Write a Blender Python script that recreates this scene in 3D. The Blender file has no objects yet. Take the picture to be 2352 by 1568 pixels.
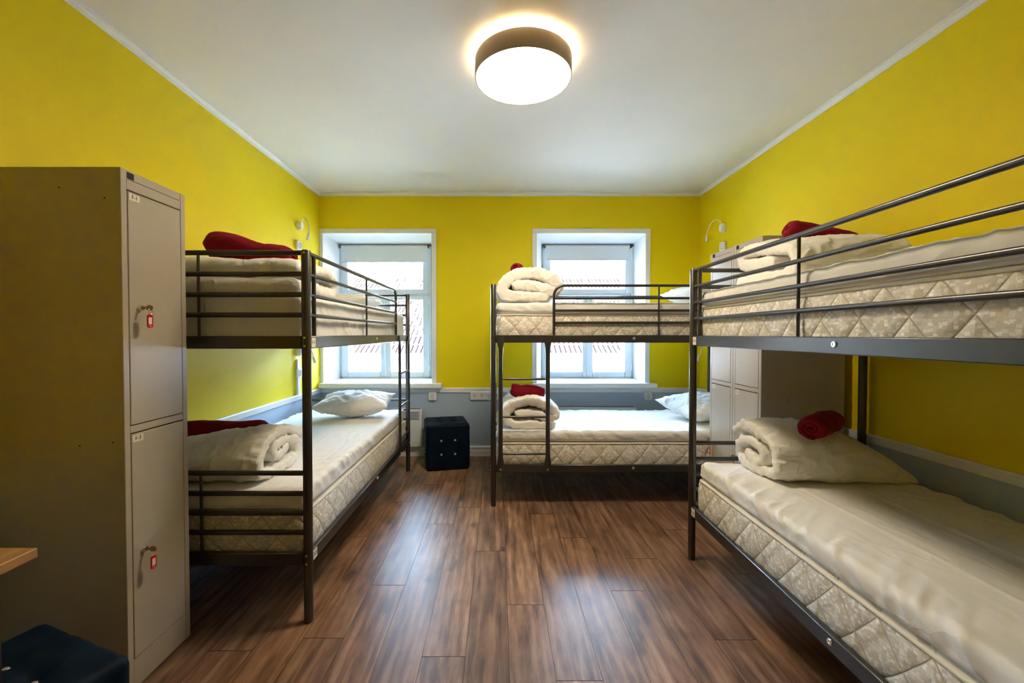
import bpy, math, random
from mathutils import Vector, Matrix, noise
random.seed(7)
S = bpy.context.scene
C = S.collection
PI = math.pi
sin, cos = math.sin, math.cos

# ---------------------------------------------------------------- camera
cd = bpy.data.cameras.new('camera')
cam = bpy.data.objects.new('camera', cd); C.objects.link(cam)
cd.sensor_width = 36.0
cd.lens = 972.0 / 2352 * 36
cd.shift_x = 31.2 / 2352
cd.clip_start = 0.02; cd.clip_end = 300
cam.location = (0, 0, 1.2594)
cam.rotation_euler = (PI / 2 - 0.0181, 0, 0)
S.camera = cam

# ---------------------------------------------------------------- world, sun, exposure
S.view_settings.view_transform = 'Standard'
S.view_settings.look = 'None'
S.view_settings.gamma = 1
S.view_settings.use_curve_mapping = False
S.view_settings.exposure = 1.4
try:
    S.cycles.use_denoising = True
    S.cycles.max_bounces = 14
    S.cycles.diffuse_bounces = 9
    S.cycles.glossy_bounces = 5
    S.cycles.transparent_max_bounces = 12
    S.cycles.sample_clamp_indirect = 12
    S.cycles.blur_glossy = 0.5
except Exception:
    pass
w = bpy.data.worlds.new('world'); S.world = w; w.use_nodes = True
nt = w.node_tree; nt.nodes.clear()
o_ = nt.nodes.new('ShaderNodeOutputWorld'); bg = nt.nodes.new('ShaderNodeBackground')
sky = nt.nodes.new('ShaderNodeTexSky'); sky.sky_type = 'NISHITA'; sky.sun_disc = False
sky.sun_elevation = math.radians(42); sky.sun_rotation = math.radians(200); sky.air_density = 1.0; sky.dust_density = 2.5
hs = nt.nodes.new('ShaderNodeMixRGB'); hs.blend_type = 'MIX'; hs.inputs[0].default_value = 0.88
hs.inputs[2].default_value = (0.55, 0.76, 1.0, 1)
nt.links.new(sky.outputs[0], hs.inputs[1]); nt.links.new(hs.outputs[0], bg.inputs[0])
bg.inputs[1].default_value = 27.0
nt.links.new(bg.outputs[0], o_.inputs[0])
sd = bpy.data.lights.new('sun', 'SUN'); sd.energy = 20; sd.angle = 0.01; sd.color = (1, 0.95, 0.88)
so = bpy.data.objects.new('sun', sd); C.objects.link(so)
so.rotation_euler = (math.radians(48), 0, math.radians(-22)); so.location = (0, -20, 30)
LAMP = 24.5   # strength of the lamp's diffuser

# ---------------------------------------------------------------- room numbers
XL, XR, YW, YB, H = -1.83, 2.063, 4.348, -1.15, 2.695

# ---------------------------------------------------------------- materials
def mat(name, col, rough=0.5, metal=0.0, spec=0.5, sheen=0.0, coat=0.0):
    m = bpy.data.materials.new(name); m.use_nodes = True
    b = m.node_tree.nodes['Principled BSDF']
    b.inputs['Base Color'].default_value = (*col, 1)
    b.inputs['Roughness'].default_value = rough
    b.inputs['Metallic'].default_value = metal
    b.inputs['Specular IOR Level'].default_value = spec
    if sheen:
        b.inputs['Sheen Weight'].default_value = sheen
        b.inputs['Sheen Roughness'].default_value = 0.4
    if coat:
        b.inputs['Coat Weight'].default_value = coat
    return m
class N:
    """small node helper"""
    def __init__(s, m):
        s.t = m.node_tree; s.b = s.t.nodes['Principled BSDF']
    def n(s, ty, **k):
        x = s.t.nodes.new('ShaderNode' + ty)
        for a, v in k.items():
            if isinstance(a, str) and hasattr(x, a): setattr(x, a, v)
        return x
    def l(s, a, b): s.t.links.new(a, b)
    def math(s, op, a, b=None, c=None):
        x = s.n('Math', operation=op)
        for i, v in enumerate((a, b, c)):
            if v is None: continue
            if isinstance(v, (int, float)): x.inputs[i].default_value = v
            else: s.l(v, x.inputs[i])
        return x.outputs[0]
    def coord(s, kind='Object'):
        return s.n('TexCoord').outputs[kind]
    def mapv(s, v, scale):
        x = s.n('Mapping'); x.inputs['Scale'].default_value = scale; s.l(v, x.inputs[0]); return x.outputs[0]
    def noise(s, v, scale, detail=3, rough=0.5):
        x = s.n('TexNoise'); s.l(v, x.inputs['Vector']); x.inputs['Scale'].default_value = scale
        x.inputs['Detail'].default_value = detail; x.inputs['Roughness'].default_value = rough
        return x.outputs['Fac']
    def ramp(s, f, stops):
        x = s.n('ValToRGB'); e = x.color_ramp.elements
        while len(e) < len(stops): e.new(0.5)
        for i, (p, c) in enumerate(stops):
            e[i].position = p; e[i].color = (*c, 1) if len(c) == 3 else c
        s.l(f, x.inputs[0]); return x.outputs[0]
    def mix(s, f, a, b, bt='MIX'):
        x = s.n('MixRGB', blend_type=bt)
        for i, v in enumerate((f, a, b)):
            if isinstance(v, (int, float)): x.inputs[i].default_value = v
            elif isinstance(v, tuple): x.inputs[i].default_value = (*v, 1)
            else: s.l(v, x.inputs[i])
        return x.outputs[0]
    def bump(s, h, strength=0.3, dist=0.01, prev=None):
        x = s.n('Bump'); x.inputs['Strength'].default_value = strength; x.inputs['Distance'].default_value = dist
        s.l(h, x.inputs['Height'])
        if prev is not None: s.l(prev, x.inputs['Normal'])
        s.l(x.outputs[0], s.b.inputs['Normal']); return x.outputs[0]
    def base(s, c): s.l(c, s.b.inputs['Base Color'])

def var(m, c1, c2, scale=4, bump=0.0, bscale=200, bdist=0.001, detail=4):
    q = N(m); co = q.coord()
    q.base(q.ramp(q.noise(co, scale, detail), [(0.3, c1), (0.7, c2)]))
    if bump: q.bump(q.noise(co, bscale, 3), bump, bdist)
    return m

YEL = (0.78, 0.62, 0.004)
M = {}
M['yellow'] = var(mat('yellow_paint', YEL, 0.5, spec=0.22), (0.77, 0.605, 0.004), (0.81, 0.645, 0.006), 1.2, 0.25, 90, 0.002)
M['grey_wall'] = var(mat('grey_blue_paint', (0.40, 0.43, 0.47), 0.5), (0.41, 0.49, 0.61), (0.43, 0.51, 0.63), 2, 0.15, 120, 0.001)
M['ceiling'] = var(mat('ceiling_paint', (0.74, 0.74, 0.73), 0.75, spec=0.25), (0.72, 0.72, 0.71), (0.76, 0.76, 0.755), 1.3, 0.1, 60, 0.002)
M['trimw'] = var(mat('white_trim', (0.78, 0.79, 0.80), 0.4), (0.77, 0.78, 0.79), (0.80, 0.81, 0.82), 3)
M['reveal'] = var(mat('white_reveal', (0.86, 0.87, 0.88), 0.6), (0.85, 0.86, 0.87), (0.88, 0.89, 0.90), 3, 0.15, 70, 0.001)
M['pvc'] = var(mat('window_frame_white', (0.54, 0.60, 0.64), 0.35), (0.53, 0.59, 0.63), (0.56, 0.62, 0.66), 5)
M['plastic'] = mat('white_plastic', (0.80, 0.80, 0.79), 0.3)
M['plastic_d'] = mat('socket_dark', (0.08, 0.08, 0.08), 0.4)
M['slot'] = mat('dark_slot', (0.03, 0.03, 0.03), 0.6)
M['heater'] = var(mat('heater_white', (0.74, 0.76, 0.76), 0.35), (0.73, 0.75, 0.75), (0.76, 0.78, 0.78), 5)
M['metal'] = mat('dark_grey_metal', (0.085, 0.08, 0.076), 0.3, 0.75, 0.5)
q = N(M['metal']); q.bump(q.noise(q.coord(), 700, 2), 0.08, 0.0005)
M['chrome'] = mat('chrome', (0.75, 0.75, 0.73), 0.18, 1.0)
M['bolt'] = mat('bolt_steel', (0.7, 0.69, 0.66), 0.3, 0.9)
M['locker'] = var(mat('locker_paint', (0.42, 0.375, 0.30), 0.33, 0.0, 0.6), (0.41, 0.365, 0.29), (0.44, 0.39, 0.315), 3, 0.05, 40, 0.003)
M['gap'] = mat('locker_gap', (0.02, 0.018, 0.015), 0.8)
M['paper'] = mat('paper_label', (0.72, 0.68, 0.58), 0.7)
M['ink'] = mat('black_ink', (0.03, 0.03, 0.03), 0.7)
M['red_pl'] = mat('red_plastic', (0.55, 0.01, 0.012), 0.3)
M['key'] = mat('key_brass', (0.30, 0.25, 0.14), 0.35, 0.9)
M['velvet'] = mat('navy_velvet', (0.004, 0.022, 0.045), 0.6, 0, 0.12)
q = N(M['velvet']); q.b.inputs['Sheen Weight'].default_value = 0.05; q.b.inputs['Sheen Tint'].default_value = (0.02, 0.25, 0.45, 1)
q.b.inputs['Sheen Roughness'].default_value = 0.35
co = q.coord(); q.base(q.ramp(q.noise(co, 9, 3), [(0.3, (0.0010, 0.0055, 0.014)), (0.7, (0.002, 0.012, 0.028))])); q.bump(q.noise(co, 500, 2), 0.2, 0.001)
M['crystal'] = mat('crystal_button', (0.85, 0.85, 0.82), 0.12, 0.6)
M['lamp_shade'] = mat('taupe_lamp_shade', (0.30, 0.23, 0.15), 0.6)
M['lamp_in'] = mat('lamp_shade_lining', (0.88, 0.82, 0.70), 0.7)
m = mat('lamp_diffuser', (0.9, 0.85, 0.75), 0.5); N(m).b.inputs['Emission Color'].default_value = (1.0, 0.84, 0.63, 1)
N(m).b.inputs['Emission Strength'].default_value = LAMP; M['diff'] = m
m = mat('lamp_upper_light', (0.9, 0.85, 0.75), 0.5); N(m).b.inputs['Emission Color'].default_value = (1.0, 0.70, 0.38, 1)
N(m).b.inputs['Emission Strength'].default_value = 3.2; M['diff2'] = m

def fabric(name, c1, c2, bscale=7, bstr=0.35, bdist=0.02, stretch=(1, 1, 1), sheen=0.0, crease=7, crs=0.35):
    m = mat(name, c1, 0.85, 0, 0.2, sheen)
    q = N(m); co = q.coord(); mv = q.mapv(co, stretch)
    q.base(q.ramp(q.noise(co, 3, 3), [(0.3, c1), (0.7, c2)]))
    a = q.noise(mv, bscale, 4, 0.55)
    nb = q.bump(a, bstr, bdist)
    rd = q.noise(q.mapv(co, (stretch[0] * 1.0, stretch[1] * 1.0, stretch[2])), crease, 2, 0.5)
    rg = q.math('POWER', q.math('SUBTRACT', 1.0, q.math('MINIMUM', q.math('MULTIPLY', q.math('ABSOLUTE', q.math('SUBTRACT', rd, 0.5)), 9.0), 1.0)), 2.0)
    nb = q.bump(rg, crs, 0.006, nb)
    q.bump(q.noise(co, 900, 1), 0.12, 0.0006, nb)
    return m
M['sheet'] = fabric('white_sheet', (0.73, 0.72, 0.69), (0.76, 0.75, 0.72), 9, 0.3, 0.012, (0.45, 1.5, 1), 0, 5, 0.3)
M['duvet'] = fabric('duvet_cover', (0.77, 0.75, 0.70), (0.80, 0.78, 0.735), 11, 0.3, 0.012, (1, 1, 1), 0, 9, 0.45)
M['pillow'] = fabric('pillow_cover', (0.80, 0.80, 0.79), (0.83, 0.83, 0.82), 14, 0.45, 0.02, (1, 1, 1))
M['red'] = fabric('red_fleece', (0.19, 0.002, 0.012), (0.25, 0.004, 0.018), 60, 0.5, 0.006, (1, 1, 1), 0.06)
q = N(M['red']); q.b.inputs['Sheen Tint'].default_value = (0.9, 0.12, 0.15, 1)

# quilted mattress cover: stitched diamonds over a woven basket pattern
def quilt(name):
    m = mat(name, (0.7, 0.66, 0.58), 0.6, 0, 0.35); q = N(m)
    co = q.coord(); sp = q.n('SeparateXYZ'); q.l(co, sp.inputs[0])
    s = q.math('ADD', sp.outputs[0], sp.outputs[1]); z = sp.outputs[2]
    def tri(v):   # distance from the nearest integer line
        f = q.math('FRACT', v); return q.math('ABSOLUTE', q.math('SUBTRACT', f, 0.5))
    u = q.math('DIVIDE', s, 0.155); v = q.math('DIVIDE', z, 0.185)
    a = q.math('SUBTRACT', 0.5, tri(q.math('ADD', u, v))); b = q.math('SUBTRACT', 0.5, tri(q.math('SUBTRACT', u, v)))
    d = q.math('MINIMUM', a, b)                       # 0 on a stitch line
    dd = q.math('POWER', q.math('MINIMUM', q.math('MULTIPLY', d, 4.2), 1.0), 0.55)
    wn = q.math('MULTIPLY', q.math('SUBTRACT', q.noise(co, 70, 2), 0.5), 0.010)
    cb = q.n('CombineXYZ'); q.l(q.math('ADD', s, wn), cb.inputs[0]); q.l(q.math('ADD', z, q.math('MULTIPLY', wn, 0.5)), cb.inputs[1])
    br = q.n('TexVoronoi', feature='F1', distance='CHEBYCHEV'); q.l(q.mapv(cb.outputs[0], (1.0, 1.35, 1)), br.inputs['Vector'])
    br.inputs['Scale'].default_value = 82; br.inputs['Randomness'].default_value = 0.55
    cs = q.n('SeparateColor'); q.l(br.outputs['Color'], cs.inputs[0])
    weave = q.ramp(cs.outputs[0], [(0.25, (0.60, 0.55, 0.46)), (0.62, (0.71, 0.67, 0.59)), (0.9, (0.87, 0.85, 0.80))])
    weave = q.mix(q.ramp(br.outputs['Distance'], [(0.40, (0, 0, 0)), (0.62, (1, 1, 1))]), weave, (0.55, 0.50, 0.41))
    line = q.math('GREATER_THAN', d, 0.022)
    c = q.mix(line, (0.52, 0.47, 0.38), weave)
    ge = q.n('NewGeometry'); sn = q.n('SeparateXYZ'); q.l(ge.outputs['Normal'], sn.inputs[0])
    c = q.mix(q.math('GREATER_THAN', q.math('ABSOLUTE', sn.outputs[2]), 0.75), c, (0.70, 0.65, 0.56))
    q.base(c)
    bw = q.n('RGBToBW'); q.l(weave, bw.inputs[0])
    nb = q.bump(dd, 0.8, 0.0075)
    q.bump(bw.outputs[0], 0.35, 0.003, nb)
    return m
M['quilt'] = quilt('quilted_cover')
M['piping'] = mat('mattress_piping', (0.70, 0.65, 0.54), 0.7)

def wood(name, dark, mid, light, gloss, plank=False):
    m = mat(name, mid, gloss, 0, 0.5); q = N(m)
    if plank:
        uv = q.coord('UV'); at = q.n('Attribute', attribute_name='rnd'); at.attribute_type = 'GEOMETRY'
        r = at.outputs['Fac']
        off = q.n('CombineXYZ'); q.l(q.math('MULTIPLY', r, 37), off.inputs[0]); q.l(q.math('MULTIPLY', r, 91), off.inputs[1]); q.l(q.math('MULTIPLY', r, 13), off.inputs[2])
        va = q.n('VectorMath', operation='ADD'); q.l(uv, va.inputs[0]); q.l(off.outputs[0], va.inputs[1]); v = va.outputs[0]
    else:
        v = q.coord(); r = None
    # wandering grain
    g1 = q.noise(q.mapv(v, (13, 1.9, 1)), 1.7, 6, 0.62)
    g2 = q.noise(q.mapv(v, (110, 7, 1)), 1.0, 4, 0.65)
    wv = q.n('TexWave', wave_type='BANDS', bands_direction='X'); q.l(q.mapv(v, (1, 0.12, 1)), wv.inputs['Vector'])
    wv.inputs['Scale'].default_value = 7; wv.inputs['Distortion'].default_value = 9; wv.inputs['Detail'].default_value = 3; wv.inputs['Detail Scale'].default_value = 1.3
    f = q.math('ADD', q.math('MULTIPLY', g1, 0.74), q.math('ADD', q.math('MULTIPLY', g2, 0.24), q.math('MULTIPLY', wv.outputs['Fac'], 0.09)))
    col = q.ramp(f, [(0.36, dark), (0.54, mid), (0.72, light)])
    if plank:
        vo = q.n('TexVoronoi', feature='F1'); q.l(q.mapv(v, (6.0, 2.6, 1)), vo.inputs['Vector']); vo.inputs['Scale'].default_value = 1.0
        wob = q.noise(q.mapv(v, (1, .5, 1)), 26, 4)
        kd = q.math('ADD', vo.outputs['Distance'], q.math('MULTIPLY', q.math('SUBTRACT', wob, 0.5), 0.42))
        kn = q.ramp(kd, [(0.04, (1, 1, 1)), (0.24, (0, 0, 0))])
        col = q.mix(q.math('MULTIPLY', kn, 0.85), col, tuple(x * 0.42 for x in dark))
        blot = q.noise(v, 5, 3); col = q.mix(q.math('MULTIPLY', q.math('SUBTRACT', blot, 0.45), 1.6), col, tuple(x * 0.6 for x in dark))
        col = q.mix(1.0, col, q.ramp(r, [(0, (0.78, 0.78, 0.80)), (1, (1.16, 1.12, 1.08))]), 'MULTIPLY')
        ed = q.n('Attribute', attribute_name='edge'); ed.attribute_type = 'GEOMETRY'
    q.base(col)
    rr = q.math('ADD', q.math('MULTIPLY', g2, 0.18), gloss - 0.05); q.l(rr, q.b.inputs['Roughness'])
    q.bump(g2, 0.10, 0.0015)
    return m
M['floor'] = wood('brown_laminate', (0.080, 0.039, 0.022), (0.230, 0.123, 0.068), (0.385, 0.238, 0.150), 0.31, True)
M['seam'] = mat('floor_seam', (0.012, 0.006, 0.004), 0.7)
M['oak'] = wood('oak_desk', (0.30, 0.15, 0.05), (0.45, 0.25, 0.10), (0.55, 0.33, 0.15), 0.4)

m = bpy.data.materials.new('window_glass'); m.use_nodes = True; t_ = m.node_tree; t_.nodes.clear()
a = t_.nodes.new('ShaderNodeOutputMaterial'); mx = t_.nodes.new('ShaderNodeMixShader'); tr = t_.nodes.new('ShaderNodeBsdfTransparent')
gl = t_.nodes.new('ShaderNodeBsdfGlossy'); gl.inputs['Roughness'].default_value = 0.02; fr = t_.nodes.new('ShaderNodeFresnel'); fr.inputs[0].default_value = 1.45
tr.inputs[0].default_value = (0.95, 0.97, 0.97, 1)
t_.links.new(fr.outputs[0], mx.inputs[0]); t_.links.new(tr.outputs[0], mx.inputs[1]); t_.links.new(gl.outputs[0], mx.inputs[2]); t_.links.new(mx.outputs[0], a.inputs[0])
M['glass'] = m
m = mat('blind_fabric', (0.62, 0.65, 0.65), 0.8); N(m).b.inputs['Transmission Weight'].default_value = 0.0; M['blind'] = m
M['stucco'] = var(mat('white_stucco', (0.3, 0.3, 0.29), 0.9), (0.50, 0.50, 0.49), (0.55, 0.55, 0.54), 2)
M['tile'] = var(mat('red_roof_tile', (0.42, 0.16, 0.10), 0.9), (0.055, 0.030, 0.026), (0.095, 0.062, 0.056), 3)
M['tile_gap'] = mat('roof_tile_shadow_gap', (0.007, 0.0045, 0.005), 1.0, spec=0.0)
M['shingle'] = var(mat('weathered_shingle', (0.45, 0.42, 0.40), 0.9), (0.005, 0.0045, 0.0048), (0.045, 0.043, 0.043), 2.2, detail=10)
M['ground'] = var(mat('courtyard_ground', (0.5, 0.49, 0.46), 0.9), (0.24, 0.235, 0.225), (0.30, 0.29, 0.28), 0.6)
M['bark'] = mat('tree_bark', (0.12, 0.09, 0.07), 0.9)
M['outglass'] = mat('outdoor_window_glass', (0.12, 0.16, 0.2), 0.1)

# ---------------------------------------------------------------- mesh building
class MB:
    def __init__(s): s.v = []; s.f = []; s.mi = []; s.cur = 0
    def add(s, vs, fs):
        o = len(s.v); s.v += [tuple(v) for v in vs]
        for f in fs: s.f.append(tuple(i + o for i in f)); s.mi.append(s.cur)
        return s
    def box(s, lo, hi, b=0.0, mtx=None):
        x0, y0, z0 = lo; x1, y1, z1 = hi
        if b <= 0:
            vs = [(x, y, z) for z in (z0, z1) for y in (y0, y1) for x in (x0, x1)]
            fs = [(0, 2, 3, 1), (4, 5, 7, 6), (0, 1, 5, 4), (2, 6, 7, 3), (0, 4, 6, 2), (1, 3, 7, 5)]
        else:
            b = min(b, (x1 - x0) / 2.01, (y1 - y0) / 2.01, (z1 - z0) / 2.01)
            bm = {}; vs = []
            L = ((x0, x1), (y0, y1), (z0, z1))
            for i in (0, 1):
                for j in (0, 1):
                    for k in (0, 1):
                        c = (i, j, k)
                        for ax in range(3):
                            p = []
                            for a in range(3):
                                e = L[a][c[a]]; sgn = 1 if c[a] == 0 else -1
                                p.append(e if a == ax else e + sgn * b)
                            bm[(c, ax)] = len(vs); vs.append(tuple(p))
            fs = []
            for ax in range(3):
                o1, o2 = [a for a in range(3) if a != ax]
                for sd_ in (0, 1):
                    q4 = []
                    for (p, r) in ((0, 0), (1, 0), (1, 1), (0, 1)):
                        c = [0, 0, 0]; c[ax] = sd_; c[o1] = p; c[o2] = r; q4.append(bm[(tuple(c), ax)])
                    fs.append(tuple(q4))
            for ax in range(3):
                o1, o2 = [a for a in range(3) if a != ax]
                for p in (0, 1):
                    for r in (0, 1):
                        c0 = [0, 0, 0]; c0[o1] = p; c0[o2] = r; c1 = list(c0); c1[ax] = 1
                        fs.append((bm[(tuple(c0), o1)], bm[(tuple(c1), o1)], bm[(tuple(c1), o2)], bm[(tuple(c0), o2)]))
            for i in (0, 1):
                for j in (0, 1):
                    for k in (0, 1): fs.append(tuple(bm[((i, j, k), a)] for a in range(3)))
        if mtx is not None: vs = [mtx @ Vector(v) for v in vs]
        return s.add(vs, fs)
    def tube(s, pts, r, n=12, caps=True, flat=None):
        """r: number or list; flat: list of (width factor, depth factor, direction)"""
        pts = [Vector(p) for p in pts]; N_ = len(pts)
        rs = r if isinstance(r, (list, tuple)) else [r] * N_
        t0 = (pts[1] - pts[0]).normalized()
        up = Vector((0, 0, 1)) if abs(t0.z) < 0.9 else Vector((1, 0, 0))
        a = t0.cross(up).normalized(); vs = []; fs = []
        prev = t0
        for i, p in enumerate(pts):
            t = (pts[min(i + 1, N_ - 1)] - pts[max(i - 1, 0)]).normalized()
            ax = prev.cross(t)
            if ax.length > 1e-6: a = Matrix.Rotation(prev.angle(t), 3, ax) @ a
            prev = t; a = (a - t * a.dot(t)).normalized(); b = t.cross(a)
            fa, fb = (1, 1) if flat is None else flat[i]
            for k in range(n):
                th = 2 * PI * k / n
                vs.append(p + a * (rs[i] * cos(th) * fa) + b * (rs[i] * sin(th) * fb))
        for i in range(N_ - 1):
            for k in range(n):
                k2 = (k + 1) % n
                fs.append((i * n + k, i * n + k2, (i + 1) * n + k2, (i + 1) * n + k))
        if caps: fs.append(tuple(range(n - 1, -1, -1))); fs.append(tuple((N_ - 1) * n + k for k in range(n)))
        return s.add(vs, fs)
    def lathe(s, prof, c=(0, 0, 0), n=48, mtx=None, closed=False):
        vs = []; fs = []; m_ = len(prof)
        for k in range(n):
            th = 2 * PI * k / n
            for (r, z) in prof: vs.append(Vector((c[0] + r * cos(th), c[1] + r * sin(th), c[2] + z)))
        for k in range(n):
            k2 = (k + 1) % n
            for i in range(m_ if closed else m_ - 1):
                i2 = (i + 1) % m_
                fs.append((k * m_ + i, k2 * m_ + i, k2 * m_ + i2, k * m_ + i2))
        if mtx is not None: vs = [mtx @ v for v in vs]
        return s.add(vs, fs)
    def obj(s, name, mats, parent=None, smooth=True, loc=None, rot=0.0, angle=40, recalc=True):
        me = bpy.data.meshes.new(name); me.from_pydata([tuple(v) for v in s.v], [], s.f)
        if not isinstance(mats, (list, tuple)): mats = [mats]
        for m_ in mats: me.materials.append(m_)
        if len(mats) > 1: me.polygons.foreach_set('material_index', s.mi)
        if recalc:
            import bmesh
            bm = bmesh.new(); bm.from_mesh(me); bmesh.ops.recalc_face_normals(bm, faces=bm.faces); bm.to_mesh(me); bm.free()
        if smooth:
            me.polygons.foreach_set('use_smooth', [True] * len(me.polygons))
            try: me.set_sharp_from_angle(angle=math.radians(angle))
            except Exception: pass
        me.update()
        o = bpy.data.objects.new(name, me); C.objects.link(o)
        if loc is not None: o.location = loc
        o.rotation_euler = (0, 0, rot)
        if parent is not None: o.parent = parent
        return o

def tag(o, label=None, cat=None, group=None, kind=None):
    if label: o['label'] = label
    if cat: o['category'] = cat
    if group: o['group'] = group
    if kind: o['kind'] = kind
    return o
def thing(name, label, cat, loc=(0, 0, 0), rot=0.0, group=None):
    o = bpy.data.objects.new(name, None); C.objects.link(o); o.location = loc; o.rotation_euler = (0, 0, rot)
    o.empty_display_size = 0.1
    return tag(o, label, cat, group)
def recentre(o):
    """put a one-mesh thing's origin at the middle of its base"""
    me = o.data; xs = [v.co for v in me.vertices]
    c = Vector(((min(v.x for v in xs) + max(v.x for v in xs)) / 2, (min(v.y for v in xs) + max(v.y for v in xs)) / 2, min(v.z for v in xs)))
    me.transform(Matrix.Translation(-c)); o.location = Vector(o.location) + Matrix.Rotation(o.rotation_euler.z, 3, 'Z') @ c
    return o
def fbm(p, oct=3):
    v = 0; a = 1; f = 1
    for _ in range(oct):
        v += a * noise.noise(Vector(p) * f); a *= 0.5; f *= 2.1
    return v
def soft_box(lo, hi, r, step, disp=None, puff=None, zfun=None):
    """rounded box on a regular surface grid; disp(p, n) moves a point along its normal"""
    lo = Vector(lo); hi = Vector(hi); d = hi - lo
    n = [max(2, int(round(d[i] / step[i]))) for i in range(3)]
    idx = {}; vs = []; fs = []
    rv = Vector((r, r, r)) if isinstance(r, (int, float)) else Vector(r)
    def g(i, j, k):
        key = (i, j, k)
        if key in idx: return idx[key]
        p = Vector((lo.x + d.x * i / n[0], lo.y + d.y * j / n[1], lo.z + d.z * k / n[2]))
        q_ = Vector([min(max(p[a], lo[a] + rv[a]), hi[a] - rv[a]) for a in range(3)])
        e = p - q_
        if e.length > 1e-9:
            e2 = Vector([e[a] / rv[a] if rv[a] else 0 for a in range(3)])
            nn = e2.normalized(); p2 = q_ + Vector([nn[a] * rv[a] for a in range(3)])
        else: nn = Vector((0, 0, 1)); p2 = p
        if disp is not None: p2 = p2 + nn * disp(p2, nn)
        if zfun is not None: p2 = zfun(p2)
        idx[key] = len(vs); vs.append(p2); return idx[key]
    for a in range(3):
        b, c = [x for x in range(3) if x != a]
        for side in (0, n[a]):
            for i in range(n[b]):
                for j in range(n[c]):
                    quad = []
                    for (di, dj) in ((0, 0), (1, 0), (1, 1), (0, 1)):
                        t = [0, 0, 0]; t[a] = side; t[b] = i + di; t[c] = j + dj; quad.append(g(*t))
                    fs.append(tuple(quad))
    return MB().add(vs, fs)
def text_mesh(name, s, size, mtx, material, parent):
    cu = bpy.data.curves.new('t', 'FONT'); cu.body = s; cu.size = size; cu.align_x = 'CENTER'; cu.align_y = 'CENTER'; cu.extrude = 0.0003
    to = bpy.data.objects.new('t', cu); C.objects.link(to)
    dg = bpy.context.evaluated_depsgraph_get()
    me = bpy.data.meshes.new_from_object(to.evaluated_get(dg)); bpy.data.objects.remove(to)
    me.transform(mtx); me.materials.clear(); me.materials.append(material)
    o = bpy.data.objects.new(name, me); C.objects.link(o); o.parent = parent; return o

# ================================================================= SETTING
def structure(mb, name, m_, **k):
    return tag(mb.obj(name, m_, smooth=False, **k), kind='structure')

# floor: planks that run towards the window, one mesh with a random number per plank
PW = 0.17; X0 = 0.041; PL = 1.42
joints = {0: 1.946, 1: 2.935, 2: 2.593, 3: 2.054, 4: 2.35, 5: 1.72, 6: 2.70, -1: 2.433, -2: 3.05, -3: 2.78, -4: 2.10, -5: 1.73, -6: 2.6, -7: 1.66, 7: 2.2}
vs = []; fs = []; rn = []; uvs = []
x0f, x1f, y0f, y1f = XL - 0.02, XR + 0.02, YB, YW + 0.02
k = math.floor((x0f - X0) / PW)
seam = MB()
while X0 + k * PW < x1f:
    xa = max(x0f, X0 + k * PW); xb = min(x1f, X0 + (k + 1) * PW)
    seam.box((xa - 0.0009, y0f, 0.0), (xa + 0.0009, y1f, 0.0004))
    j = joints.get(k, 1.0 + (k * 0.618 % 1) * PL); y = j - PL * 6
    while y < y1f:
        ya = max(y, y0f); yb = min(y + PL, y1f)
        if yb > ya:
            o = len(vs); vs += [(xa, ya, 0), (xb, ya, 0), (xb, yb, 0), (xa, yb, 0)]; fs.append((o, o + 1, o + 2, o + 3))
            rn.append(random.random()); uvs += [(xa - X0 - k * PW, ya - y), (xb - X0 - k * PW, ya - y), (xb - X0 - k * PW, yb - y), (xa - X0 - k * PW, yb - y)]
            seam.box((xa, ya - 0.0012, 0.0), (xb, ya + 0.0012, 0.0004))
        y += PL
    k += 1
me = bpy.data.meshes.new('floor'); me.from_pydata(vs, [], fs); me.materials.append(M['floor'])
at = me.attributes.new('rnd', 'FLOAT', 'FACE'); at.data.foreach_set('value', rn)
ul = me.uv_layers.new(name='UVMap')
for i, u in enumerate(uvs): ul.data[i].uv = u
fl = bpy.data.objects.new('floor', me); C.objects.link(fl); fl['kind'] = 'structure'
sm = seam.obj('plank_seams', M['seam'], parent=fl, smooth=False)

T = 0.12
structure(MB().box((XL - T, YB - T, H), (XR + T, YW + T, H + T)), 'ceiling', M['ceiling'])
ZD = 0.705; ZR = 0.655     # dado rail
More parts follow.
